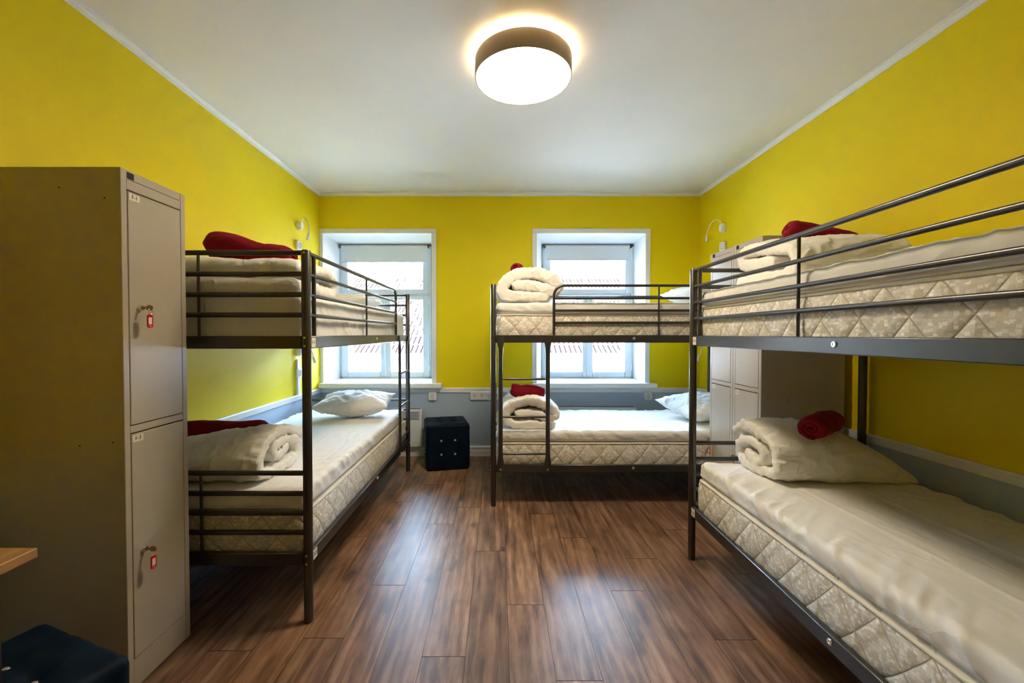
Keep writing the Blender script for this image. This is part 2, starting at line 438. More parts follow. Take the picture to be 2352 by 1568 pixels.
# opening of each window: wall plane (a) and window plane (b)
YI = 4.80
WIN = [dict(a=(-1.80, -0.68), b=(-1.785, -0.755), za=(0.757, 2.289), zb=(0.757, 2.262)),
       dict(a=(0.39, 1.508), b=(0.492, 1.518), za=(0.757, 2.289), zb=(0.757, 2.262))]
def wall_with_holes():
    mb = MB()
    xs = [XL - 0.02, WIN[0]['a'][0], WIN[0]['a'][1], WIN[1]['a'][0], WIN[1]['a'][1], XR + 0.02]
    zs = [-0.02, ZD - 0.02, 0.757, 2.289, H + 0.02]
    def quad(xa, xb, za, zb, mi):
        mb.cur = mi; mb.add([(xa, YW, za), (xb, YW, za), (xb, YW, zb), (xa, YW, zb)], [(0, 1, 2, 3)])
    for i in range(5):
        for j in range(4):
            if i in (1, 3) and j == 2: continue
            quad(xs[i], xs[i + 1], zs[j], zs[j + 1], 1 if j == 0 else 0)
    # reveals
    mb.cur = 2
    for W_ in WIN:
        (a0, a1), (b0, b1), (z0, z1), (c0, c1) = W_['a'], W_['b'], W_['za'], W_['zb']
        A = [(a0, YW, z0), (a1, YW, z0), (a1, YW, z1), (a0, YW, z1)]; B = [(b0, YI, c0), (b1, YI, c0), (b1, YI, c1), (b0, YI, c1)]
        mb.add(A + B, [(i, (i + 1) % 4, (i + 1) % 4 + 4, i + 4) for i in range(4)])
        D = [(b0, YI + 0.2, c0), (b1, YI + 0.2, c0), (b1, YI + 0.2, c1), (b0, YI + 0.2, c1)]
        mb.add(B + D, [(i, (i + 1) % 4, (i + 1) % 4 + 4, i + 4) for i in range(4)])
    # outer face of the thick wall, so that no daylight leaks round the reveals
    yo = YI + 0.2; mb.cur = 3
    xs = [XL - T, WIN[0]['b'][0], WIN[0]['b'][1], WIN[1]['b'][0], WIN[1]['b'][1], XR + T]; zs = [-0.02, 0.757, 2.262, H + T]
    for i in range(5):
        for j in range(3):
            if i in (1, 3) and j == 1: continue
            mb.add([(xs[i], yo, zs[j]), (xs[i + 1], yo, zs[j]), (xs[i + 1], yo, zs[j + 1]), (xs[i], yo, zs[j + 1])], [(0, 1, 2, 3)])
    mb.add([(XL - T, YW, H + 0.02), (XR + T, YW, H + 0.02), (XR + T, yo, H + 0.02), (XL - T, yo, H + 0.02)], [(0, 1, 2, 3)])
    mb.add([(XL - T, YW, -.02), (XR + T, YW, -.02), (XR + T, yo, -.02), (XL - T, yo, -.02)], [(0, 1, 2, 3)])
    for x in (XL - T, XR + T): mb.add([(x, YW, -.02), (x, yo, -.02), (x, yo, H + .02), (x, YW, H + .02)], [(0, 1, 2, 3)])
    return mb
structure(wall_with_holes(), 'wall_back', [M['yellow'], M['grey_wall'], M['reveal'], M['stucco']], recalc=False)
for nm, xa, xb in (('wall_left', XL - T, XL), ('wall_right', XR, XR + T)):
    mb = MB(); mb.box((xa, YB - T, ZD - 0.02), (xb, YW + 0.1, H)); mb.cur = 1; mb.box((xa, YB - T, -0.02), (xb, YW + 0.1, ZD - 0.02))
    structure(mb, nm, [M['yellow'], M['grey_wall']])
mb = MB(); mb.box((XL, YB - T, ZD - 0.02), (XR, YB, H)); mb.cur = 1; mb.box((XL, YB - T, -0.02), (XR, YB, ZD - 0.02))
structure(mb, 'wall_front', [M['yellow'], M['grey_wall']])
# dado rails
def prism_x(prof, x0, x1):     # prof in (y,z)
    n = len(prof); return MB().add([(x0, y, z) for y, z in prof] + [(x1, y, z) for y, z in prof],
        [tuple(range(n)), tuple(range(2 * n - 1, n - 1, -1))] + [(i, (i + 1) % n, (i + 1) % n + n, i + n) for i in range(n)])
def prism_y(prof, y0, y1):     # prof in (x,z)
    n = len(prof); return MB().add([(x, y0, z) for x, z in prof] + [(x, y1, z) for x, z in prof],
        [tuple(range(n)), tuple(range(2 * n - 1, n - 1, -1))] + [(i, (i + 1) % n, (i + 1) % n + n, i + n) for i in range(n)])
structure(prism_x([(YW, ZR), (YW - .014, ZR + .004), (YW - .018, ZD - .006), (YW - .014, ZD), (YW, ZD)], XL, XR), 'trim_1', M['trimw'])
structure(prism_y([(XL, ZR), (XL + .014, ZR + .004), (XL + .018, ZD - .006), (XL + .014, ZD), (XL, ZD)], YB, YW), 'trim_2', M['trimw'])
structure(prism_y([(XR, ZR), (XR - .014, ZR + .004), (XR - .018, ZD - .006), (XR - .014, ZD), (XR, ZD)], YB, YW), 'trim_3', M['trimw'])
# ceiling coving
cv = 0.032
def cov(s): return [(0, H), (0, H - cv), (s * .006, H - cv), (s * .012, H - cv * .55), (s * cv * .55, H - .012), (s * cv, H - .006), (s * cv, H)]
structure(prism_y([(XL + x, z) for x, z in cov(1)], YB, YW), 'trim_4', M['trimw'])
structure(prism_y([(XR + x, z) for x, z in cov(-1)], YB, YW), 'trim_5', M['trimw'])
structure(prism_x([(YW + x, z) for x, z in cov(-1)], XL, XR), 'trim_6', M['trimw'])
# baseboards with a bead
def bb(s): return [(0, 0), (s * .016, 0), (s * .016, .058), (s * .012, .064), (s * .012, .078), (s * .018, .082), (s * .018, .096), (s * .008, .106), (0, .106)]
structure(prism_x([(YW + x, z) for x, z in bb(-1)], XL, XR), 'baseboard_back', M['trimw'])
structure(prism_y([(XL + x, z) for x, z in bb(1)], YB, YW), 'baseboard_left', M['trimw'])
structure(prism_y([(XR + x, z) for x, z in bb(-1)], YB, YW), 'baseboard_right', M['trimw'])

# ---- windows
def window(idx, W_):
    (a0, a1), (b0, b1) = W_['a'], W_['b']; z0, z1 = W_['zb']
    r = bpy.data.objects.new('window_%d' % idx, None); C.objects.link(r); r.location = ((b0 + b1) / 2, YI, z0); r['kind'] = 'structure'
    inv = -Vector(r.location)
    def P(mb, name, m_, par=None, **k):
        off = Vector(r.location)
        mb.v = [tuple(Vector(v) - off) for v in mb.v]
        return mb.obj(name, m_, parent=par or r, **k)
    # plaster bead round the opening on the room side
    e = 0.045
    mb = MB(); xl = max(a0 - e, XL + .001)
    mb.box((xl, YW - .012, 0.757), (a0 + .004, YW + .01, 2.2845), .003); mb.box((a1 - .004, YW - .012, 0.757), (a1 + e, YW + .01, 2.2845), .003)
    mb.box((xl, YW - .012, 2.285), (a1 + e, YW + .01, 2.289 + e), .003)
    P(mb, 'architrave', M['trimw'])
    # sill board
    sl = max(a0 - .045, XL + .002); sr = a1 + .105
    mb = MB(); mb.box((sl, YW - .075, .705), (sr, YW + .02, .757), .008); mb.box((a0 + .002, YW + .018, .74), (a1 - .002, YI - .002, .7585), .0008)
    P(mb, 'window_sill', M['reveal'])
    # outer frame
    fw = 0.028; y0, y1 = YI - .03, YI + .06
    mb = MB(); mb.box((b0, y0, z0), (b0 + fw, y1, z1), .004); mb.box((b1 - fw, y0, z0), (b1, y1, z1), .004)
    mb.box((b0, y0, z0), (b1, y1, z0 + .02), .004); mb.box((b0, y0, z1 - fw), (b1, y1, z1), .004)
    zt = z0 + 0.93      # transom
    mb.box((b0 + fw, y0 + .004, zt), (b1 - fw, y1, zt + .03), .004)
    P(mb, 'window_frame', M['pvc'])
    xm = (b0 + b1) / 2
    def sash(x0, x1, za, zb, lw, rw, bw, tw, nm='window_sash'):
        mb = MB(); yy0, yy1 = y0 - .012, y0 + .035
        mb.box((x0, yy0, za), (x0 + lw, yy1, zb), .006); mb.box((x1 - rw, yy0, za), (x1, yy1, zb), .006)
        mb.box((x0 + lw, yy0, za), (x1 - rw, yy1, za + bw), .006); mb.box((x0 + lw, yy0, zb - tw), (x1 - rw, yy1, zb), .006)
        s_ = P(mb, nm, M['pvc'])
        g = MB(); g.box((x0 + lw - .004, y0 + .008, za + bw - .004), (x1 - rw + .004, y0 + .012, zb - tw + .004))
        P(g, 'pane', M['glass'], s_, smooth=False)
        return s_
    sash(b0 + .018, xm - .002, z0 + .012, zt + .004, .075, .055, .062, .05)
    sash(xm + .002, b1 - .018, z0 + .012, zt + .004, .055, .075, .062, .05)
    sash(b0 + .018, b1 - .018, zt + .022, z1 - .018, .075, .075, .05, .05)
    # thin cover strip between the two lower sashes, hinges
    mb = MB(); mb.box((xm - .016, y0 - .024, z0 + .02), (xm + .016, y0 - .012, zt), .005); P(mb, 'cover_strip', M['pvc'])
    mb = MB()
    for zz in (z0 + .09, zt - .1): mb.tube([(b1 - .022, y0 - .018, zz), (b1 - .022, y0 - .018, zz + .06)], .007)
    P(mb, 'hinge', M['plastic'])
    # outer casement a hand's width further out: a thin muntin
    mb = MB(); ye = YI + .17
    mb.box((b0 + .03, ye, z0), (b0 + .075, ye + .03, z1)); mb.box((b1 - .075, ye, z0), (b1 - .03, ye + .03, z1))
    mb.box((b0 + .03, ye, zt - .02), (b1 - .03, ye + .03, zt + .05)); mb.box((xm - .012, ye, z0), (xm + .012, ye + .03, z1)); mb.box((b0, ye, z0), (b1, ye + .03, z0 + .05)); mb.box((b0, ye, z1 - .05), (b1, ye + .03, z1))
    oc = P(mb, 'outer_casement', M['pvc'], smooth=False)
    # daylight portal in the opening (guides sampling of the sky only)
    ld = bpy.data.lights.new('daylight_portal', 'AREA'); ld.shape = 'RECTANGLE'; ld.size = b1 - b0; ld.size_y = z1 - z0
    try: ld.cycles.is_portal = True
    except Exception: pass
    lo = bpy.data.objects.new('daylight_portal', ld); C.objects.link(lo); lo.location = (xm, YI + .24, (z0 + z1) / 2); lo.rotation_euler = (PI / 2, 0, PI); lo.rotation_euler = (-PI / 2, 0, 0)
    # roller blind, wound almost all the way up
    bl = thing('roller_blind', 'grey roller blind wound up at the top of the %s window' % ('left-hand' if idx == 1 else 'right-hand'), 'blind', (xm, YI - .06, z1 - .06), 0, 'roller blinds over the windows')
    bx = 0.0 if idx == 1 else -0.01
    hw = (b1 - b0) / 2 - (.025 if idx == 1 else .035)
    bot = -0.135 if idx == 1 else -0.115
    MB().tube([(-hw + bx, 0, 0.03), (hw + bx, 0, 0.03)], .016, 16).obj('roller_tube', M['blind'], bl)
    m2 = MB(); m2.box((-hw + .02 + bx, -.0165, bot), (hw - .02 + bx, -.0150, .03)); m2.obj('blind_fabric', M['blind'], bl, smooth=False)
    m2 = MB(); m2.box((-hw + .02 + bx, -.021, bot - .012), (hw - .02 + bx, -.010, bot + .004), .004); m2.obj('bottom_bar', M['blind'], bl)
    for sx in (-1, 1):
        m2 = MB(); m2.box((sx * hw + bx - .009, -.02, .012), (sx * hw + bx + .009, .02, .052), .003); m2.obj('bracket', M['plastic_d'], bl)
    # bead chain
    m2 = MB(); m2.tube([(hw + bx + .012, -.01, .03), (hw + bx + .013, -.012, -.5), (hw + bx + .012, -.01, -.95)], .0022, 6)
    m2.tube([(hw + bx + .022, -.01, .03), (hw + bx + .024, -.012, -.5), (hw + bx + .012, -.01, -.95)], .0022, 6)
    m2.obj('bead_chain', M['plastic'], bl)
for i, W_ in enumerate(WIN): window(i + 1, W_)

# ================================================================= OUTDOORS (seen through the panes)
GZ = -3.2
structure(MB().box((-60, 5.4, GZ - .3), (60, 80, GZ)), 'ground', M['ground'])
def tiled_roof(x0, x1, y0, z0, y1, z1, pitch=0.30, amp=0.06, rows=9, gaps=True):
    mb = MB(); L = math.hypot(y1 - y0, z1 - z0); dy, dz = (y1 - y0) / L, (z1 - z0) / L; nx, nz = -dz, dy
    nxs = int((x1 - x0) / pitch) * 6
    vs = []; fs = []
    for r_ in range(rows):
        for (f, lift) in ((r_ / rows, .045), ((r_ + 1) / rows, 0.0)):
            for i in range(nxs + 1):
                x = x0 + (x1 - x0) * i / nxs; w_ = abs(cos(PI * (x - x0) / pitch)) ** .7 * amp + lift
                vs.append((x, y0 + dy * L * f + nx * w_, z0 + dz * L * f + nz * w_))
    W1 = nxs + 1
    mb.cur = 0
    g = []
    for i in range(int((x1 - x0) / pitch)):       # the open joint along each row of tiles
        x = x0 + (i + .5) * pitch; o_ = len(g)
        g.append((x, lift))
    mb.gaps = [q_[0] for q_ in g]
    for r_ in range(rows * 2 - 1):
        for i in range(nxs): a_ = r_ * W1 + i; fs.append((a_, a_ + 1, a_ + W1 + 1, a_ + W1))
    mb.add(vs, fs); mb.cur = 1
    for r_ in range(rows if gaps else 0):
        fa, fb = r_ / rows, (r_ + 1) / rows
        for k_, x in enumerate(mb.gaps):
            hw = pitch * (.13 + .05 * ((k_ * 7 + r_ * 3) % 5) / 5); q4 = []
            for (xx, f, lf) in ((x - hw, fa, .085), (x + hw, fa, .085), (x + hw, fb, .03), (x - hw, fb, .03)):
                q4.append((xx, y0 + dy * L * f + nx * lf, z0 + dz * L * f + nz * lf))
            mb.add(q4, [(0, 1, 2, 3)])
    return mb
hb = thing('house', 'white rendered house with a red tiled roof across the courtyard', 'house', (0, 13, GZ))
o3 = Vector(hb.location)
def P(mb, name, m_, par, **k):
    off = Vector(par.location) if par.parent is None else Vector(par.parent.location)
    mb.v = [tuple(Vector(v) - off) for v in mb.v]; return mb.obj(name, m_, parent=par, **k)
P(MB().box((-16, 13, GZ), (16, 22, .62)), 'wall', M['stucco'], hb, smooth=False)
P(tiled_roof(-9, 11, 12.65, .62, 17.5, 3.50,   .15, .025, 11), 'roof', [M['tile'], M['tile_gap']], hb, smooth=False)
P(MB().tube([(-16.3, 12.6, .60), (16.3, 12.6, .60)], .06, 8), 'gutter', M['stucco'], hb)
mb = MB().box((-4.62, 12.93, .03), (-4.02, 13.02, .50)); wo = P(mb, 'window', M['trimw'], hb, smooth=False)
mb = MB(); mb.box((-4.57, 12.915, .08), (-4.34, 12.935, .45)); mb.box((-4.30, 12.915, .08), (-4.07, 12.935, .45)); P(mb, 'pane', M['outglass'], wo, smooth=False)
mb = MB(); mb.add([(2.8, 12.1, .12), (3.6, 12.1, .04), (3.6, 13, .16), (2.8, 13, .24), (2.8, 12.1, .08), (3.6, 12.1, .0), (3.6, 13, .12), (2.8, 13, .20)], [(0, 1, 2, 3), (4, 5, 6, 7), (0, 1, 5, 4), (1, 2, 6, 5), (3, 2, 6, 7), (0, 3, 7, 4)])
P(mb, 'porch_roof', M['shingle'], hb, smooth=False)
h2 = thing('house', 'weathered shingled roof of a taller house behind the red tiled roof', 'house', (0, 24, GZ))
P(MB().box((-18, 24, GZ), (18, 32, 3.7)), 'wall', M['stucco'], h2, smooth=False)
P(tiled_roof(-18, 18, 23.8, 3.7, 28, 6.1, 0.45, .05, 14, False), 'roof', [M['shingle']], h2, smooth=False)
P(MB().box((-7.2, 26.4, 4.8), (-6.3, 27.2, 7.2), .03), 'chimney', M['shingle'], h2)
P(MB().box((7.6, 26.4, 4.8), (8.4, 27.2, 7.0), .03), 'chimney', M['shingle'], h2)
rt = random.Random(3); mb = MB()
def branch(p, d, L, r, dep):
    pts = [p]; q_ = p.copy(); dd = d.copy()
    for i in range(4):
        dd = (dd + Vector((rt.uniform(-.18, .18), rt.uniform(-.18, .18), rt.uniform(-.06, .16)))).normalized(); q_ = q_ + dd * L / 4; pts.append(q_.copy())
    mb.tube(pts, [r * (1 - .12 * i) for i in range(5)], 6)
    if dep > 0:
        for i in (1, 2, 3, 4):
            for _ in range(2 if i > 2 else 1):
                nd = (dd + Vector((rt.uniform(-.9, .9), rt.uniform(-.7, .7), rt.uniform(-.2, .8)))).normalized()
                branch(pts[i], nd, L * rt.uniform(.5, .72), r * .5, dep - 1)
branch(Vector((-1.1, 10.5, GZ)), Vector((0, 0, 1)), 4.0, .09, 4)
tag(recentre(mb.obj('bare_tree', M['bark'])), 'bare tree with thin branches outside the left-hand window', 'tree')

# ================================================================= CEILING LAMP
lp = thing('ceiling_lamp', 'round drum ceiling lamp with a taupe shade, lit warm white', 'lamp', (0.128, 2.215, H))
z0 = -.118
R = .248; prof = []
MB().lathe([(R, z0), (R + .001, z0 + .001), (R + .001, -.028), (R, -.027), (R - .0015, -.027), (R - .0015, z0)], closed=True, n=96).obj('lamp_shade', M['lamp_shade'], lp)
MB().lathe([(R - .002, z0 + .001), (R - .002, -.028), (R - .005, -.028), (R - .005, z0 + .001)], closed=True, n=96).obj('shade_lining', M['lamp_in'], lp)
MB().lathe([(0, z0 + .050), (R - .012, z0 + .050), (R - .008, z0 + .054), (R - .008, z0 + .060), (0, z0 + .060)], n=96).obj('diffuser', M['diff'], lp)
MB().lathe([(0, z0 + .066), (R - .03, z0 + .066), (R - .03, z0 + .074), (0, z0 + .074)], n=64).obj('upper_light', M['diff2'], lp)
MB().lathe([(0, -.001), (.12, -.001), (.12, -.04), (0, -.04)], n=48).obj('ceiling_plate', M['plastic'], lp)

# ================================================================= BUNK BEDS
BL, BW, BH = 2.04, 0.93, 1.62
UR = (1.609, 1.518, 1.429, 1.341); LR = (.653, .564, .478, .393)
def bunk(label, loc, rot, ladder_low, stickers=None):
    t = thing('bunk_bed', label, 'bunk bed', loc, rot, 'dark grey metal bunk beds')
    mt = M['metal']
    fx = (lambda x: x) if ladder_low else (lambda x: BL - x)
    for x in (0, BL):
        for y in (0, BW):
            mb = MB(); mb.tube([(x, y, 0), (x, y, .003), (x, y, BH - .004), (x, y, BH)], [.0175, .0195, .0195, .017], 20); p = mb.obj('post', mt, t)
            sy = -1 if x == 0 else 1
            for zz in ((BH - .013), 1.243, 1.207, .298, .262):
                MB().tube([(x + sy * .0185, y, zz), (x + sy * .0215, y, zz)], .005, 10).obj('bolt', M['bolt'], p)
    for (z_lo, z_hi, rails, nm) in ((1.195, 1.25, UR, 'upper'), (.250, .305, LR, 'lower')):
        for y, sgn in ((0, -1), (BW, 1)):      # side rails
            mb = MB(); mb.box((.018, y - .011, z_lo), (BL - .018, y + .011, z_hi), .003)
            mb.box((.018, y - (.011 if sgn > 0 else -.008), z_lo), (BL - .018, y + (.011 if sgn < 0 else -.008) + (.012 if sgn < 0 else -.012), z_lo + .006), .001)
            sr = mb.obj('side_rail', mt, t)
            if y == 0:
                g = MB(); zc = (z_lo + z_hi) / 2 + .004
                g.lathe([(0, .003), (.0035, .003), (.0045, .0045), (.009, .0045), (.0105, .002), (.0105, 0)], n=20, mtx=Matrix.Translation((BL / 2, -.011, zc)) @ Matrix.Rotation(PI / 2, 4, 'X'))
                g.obj('bolt', M['bolt'], sr)
        for x in (0, BL):                      # end frames
            mb = MB(); mb.box((x - .011, .018, z_lo), (x + .011, BW - .018, z_hi), .003); mb.obj('end_rail', mt, t)
            for zz in rails: MB().tube([(x, .016, zz), (x, BW - .016, zz)], .0112, 12).obj('head_bar', mt, t)
            MB().tube([(x, BW / 2, z_hi), (x, BW / 2, rails[0])], .0062, 8).obj('upright_bar', mt, t)
        mb = MB()                               # mattress base slats
        for i in range(22):
            xx = .08 + i * (BL - .16) / 21; mb.box((xx - .012, .01, z_lo + .008), (xx + .012, BW - .01, z_lo + .014))
        mb.box((.03, BW / 2 - .012, z_lo + .002), (BL - .03, BW / 2 + .012, z_lo + .009))
        mb.obj('slat_base', mt, t, smooth=False)
    # back guard
    for zz in UR: MB().tube([(.018, BW, zz), (BL - .018, BW, zz)], .0105, 12).obj('back_guard_bar', mt, t)
    # front guard: one bent tube, with bars
    g = thing('guard_rail', None, None); g.parent = t
    a, b = .44, BL - .075
    rr = .075; arc = [(fx(a + rr - rr * cos(th)), 0, UR[0] - rr + rr * sin(th)) for th in [PI / 2 * i / 8 for i in range(9)]]
    MB().tube([(fx(a), 0, 1.248)] + arc + [(fx(BL - .017), 0, UR[0])], .0098, 12).obj('bent_tube', mt, g)
    for zz in UR[1:]: MB().tube([(fx(a), 0, zz), (fx(BL - .017), 0, zz)], .0088, 12).obj('guard_bar', mt, g)
    MB().tube([(fx(b), 0, 1.248), (fx(b), 0, UR[0])], .0098, 12).obj('guard_upright', mt, g)
    MB().tube([(fx((a + b) / 2), 0, 1.248), (fx((a + b) / 2), 0, UR[0])], .006, 10).obj('guard_upright', mt, g)
    # ladder
    ld = thing('ladder', None, None); ld.parent = t
    for x in (.053, .395):
        pts = []; fl_ = []
        for (zz, fa, fb) in ((.262, .45, 1.75), (.300, .55, 1.75), (.325, .7, 1.5), (.37, 1, 1.1), (.42, 1, 1), (1.10, 1, 1), (1.15, 1, 1.1), (1.185, .7, 1.5), (1.205, .5, 1.8), (1.243, .45, 1.85)):
            pts.append((fx(x), -.019, zz)); fl_.append((fa, fb))
        # width grows along the bed, depth shrinks
        mb = MB(); n = 14; vs = []; fs = []
        for (p, (fa, fb)) in zip(pts, fl_):
            for k_ in range(n): th = 2 * PI * k_ / n; vs.append((p[0] + .0155 * fb * cos(th), p[1] + .0155 * fa * sin(th) * .75, p[2]))
        for i in range(len(pts) - 1):
            for k_ in range(n): fs.append((i * n + k_, i * n + (k_ + 1) % n, (i + 1) * n + (k_ + 1) % n, (i + 1) * n + k_))
        fs += [tuple(range(n)), tuple((len(pts) - 1) * n + k_ for k_ in range(n))]
        st = mb.add(vs, fs).obj('stile', mt, ld)
        gg = MB(); gg.tube([(fx(x), -.024, .275), (fx(x), -.030, .275)], .0055, 10); gg.obj('bolt', M['bolt'], st)
    for zz in (.388, .657, .932):
        MB().tube([(fx(.062), -.019, zz), (fx(.09), -.019, zz), (fx(.36), -.019, zz), (fx(.386), -.019, zz)], [.0055, .0085, .0085, .0055], 10).obj('rung', mt, ld)
    if stickers:
        for s_, zz in stickers:
            mb = MB(); mb.box((.022, -.0125, zz - .021), (.062, -.0112, zz + .021)); st = mb.obj('number_sticker', M['paper'], t, smooth=False)
            text_mesh('number', s_, .022, Matrix.Translation((.042, -.0128, zz)) @ Matrix.Rotation(PI / 2, 4, 'X'), M['ink'], st)
    return t
A_LOC = (-.831, 1.833, 0); A_ROT = PI / 2
B_LOC = (-.037, 3.078, 0); B_ROT = 0.0
C_LOC = (1.0805, 2.346, 0); C_ROT = -PI / 2 - .016
bunk('dark grey metal bunk bed along the yellow wall behind the tall near locker', A_LOC, A_ROT, False, [('F-1', 1.221), ('F-2', .279)])
bunk('dark grey metal bunk bed standing crossways below the right-hand window', B_LOC, B_ROT, True)
bunk('dark grey metal bunk bed along the right-hand wall, the nearest and largest in view', C_LOC, C_ROT, False, [('F-5', 1.221), ('F-6', .279)])

# ---------------------------------------------------------------- mattresses and sheets
def quilted(loc, rot, z0, z1, label, step=.02, group='quilted mattresses on the bunks', cover='quilt'):
    def dp(p, n):
        s = p.x + p.y; u = s / .155; v = (p.z - z0) / .185
        a = abs((u + v) % 1 - .5); b = abs((u - v) % 1 - .5); d = .5 - max(a, b)
        side = 1 - abs(n.z)
        return side * (.003 * math.sin(min(1, d * 5.5) * PI / 2) + .012 * (1 - ((p.z - z0) / (z1 - z0) * 2 - 1) ** 2)) - .004 * side
    o = soft_box((.03, .022, z0), (BL - .03, BW - .022, z1), .022, (step, .03, .012), dp).obj('mattress', M['quilt'], loc=loc, rot=rot, angle=180)
    recentre(o); tag(o, label, 'mattress', group)
    r_ = .012; pts = []
    x0, x1, y0, y1 = .036 - BL / 2, BL / 2 - .036, .028 - BW / 2, BW / 2 - .028
    for (cx, cy, a0) in ((x1 - .03, y1 - .03, 0), (x0 + .03, y1 - .03, 90), (x0 + .03, y0 + .03, 180), (x1 - .03, y0 + .03, 270)):
        for i in range(6): a = math.radians(a0 + 90 * i / 5); pts.append((cx + .036 * cos(a), cy + .036 * sin(a), z1 - z0 - .011 + .002 * sin(i * 3 + cx)))
    pts.append(pts[0]); pp = []
    for i in range(len(pts) - 1):
        A_, B_ = Vector(pts[i]), Vector(pts[i + 1]); n_ = max(1, int((B_ - A_).length / .08))
        for k_ in range(n_): q_ = A_.lerp(B_, k_ / n_); q_.z += .003 * noise.noise(q_ * 6); pp.append(q_)
    pp.append(pp[0].copy()); MB().tube(pp, .0065, 8, caps=False).obj('piping', M['piping'], o)
    return o
def sheeted(loc, rot, z0, z1, label, seed, amp=1.0, over=.0, group='white sheeted mattress pads on the bunks', name='mattress_pad', step=.014, r=.032, y0=.020, x0=.024, x1=BL - .024):
    sv = Vector((seed * 7.3, seed * 3.1, 0))
    def dp(p, n):
        top = max(0, n.z); side = 1 - abs(n.z)
        w1 = fbm(Vector((p.x * 1.2, p.y * 5.5, 0)) + sv, 2) * .004 * top
        # creases gathered along the long edges
        ed = math.exp(-min(p.y, BW - p.y) / .10)
        c = noise.noise(Vector((p.x * 13 + p.y * 9, p.y * 3, p.z * 10)) + sv)
        w2 = (1 - abs(c)) ** 4 * .0025 * (side * .9 + top * ed)
        e2 = math.exp(-min(p.y, BW - p.y) / .13) * (.35 + .65 * max(0, min(1, .5 + 1.6 * noise.noise(Vector((p.x * 1.3, seed, 0))))))
        t_ = min(p.y, BW - p.y) + (p.z - z0); e3 = min(p.x, BL - p.x)
        dg = noise.noise(Vector((p.x * 11 + t_ * 9, t_ * 2.2, 0)) + sv * 1.7)
        dh = noise.noise(Vector((p.x * 24 + t_ * 15, t_ * 3.5, 4)) + sv * 1.7)
        w2 += ((1 - abs(dg)) ** 7 * .0125 + (1 - abs(dh)) ** 7 * .0065) * (side * .7 + top * e2)
        for yf in (.34, .63): w2 += .0028 * top * math.exp(-((p.y - yf * BW - .01 * noise.noise(Vector((p.x * 2, yf, 0)))) / .009) ** 2)
        w3 = noise.noise(Vector((p.x * 2.2, 0, p.z * 4)) + sv) * .006 * side
        w4 = noise.noise(Vector((p.x * 26 + p.z * 30, p.y * 22, p.z * 20)) + sv) * .0010 * side
        if n.z < -.3: return 0.0
        return (w1 + w2 + w3 + w4 - .006) * amp
    o = soft_box((x0, y0, z0), (x1, BW - .020, z1), r, (step, step, .009), dp).obj(name, M['sheet'], loc=loc, rot=rot, angle=180)
    recentre(o); return tag(o, label, 'mattress pad', group)
quilted(A_LOC, A_ROT, .27, .474, 'quilted mattress on the lower bunk behind the near locker')
sheeted(A_LOC, A_ROT, .4745, .578, 'white sheeted pad on the lower bunk behind the near locker', 1, 1.1)
o = sheeted(A_LOC, A_ROT, 1.206, 1.435, 'tall mattress under a fitted white sheet on the upper bunk behind the near locker', 2, .8, r=.03, y0=.024, x0=.03, name='mattress', group='white sheeted mattress')
o['category'] = 'mattress'
quilted(B_LOC, B_ROT, .27, .462, 'quilted mattress on the lower bunk below the right-hand window')
sheeted(B_LOC, B_ROT, .4625, .548, 'white sheeted pad on the lower bunk below the right-hand window', 3, 1.3)
quilted(B_LOC, B_ROT, 1.21, 1.405, 'quilted mattress on the upper bunk below the right-hand window')
sheeted(B_LOC, B_ROT, 1.4055, 1.494, 'white sheeted pad on the upper bunk below the right-hand window', 4, .8, y0=.02)
quilted(C_LOC, C_ROT, .27, .468, 'quilted mattress on the lower bunk nearest the camera', .012)
sheeted(C_LOC, C_ROT, .4685, .560, 'creased cream-white sheeted pad on the lower bunk nearest the camera', 5, 1.3, step=.009)
quilted(C_LOC, C_ROT, 1.21, 1.405, 'quilted mattress on the upper bunk nearest the camera', .012)
sheeted(C_LOC, C_ROT, 1.4055, 1.492, 'cream-white sheeted pad on the upper bunk nearest the camera', 6, .9, step=.014, y0=.022)

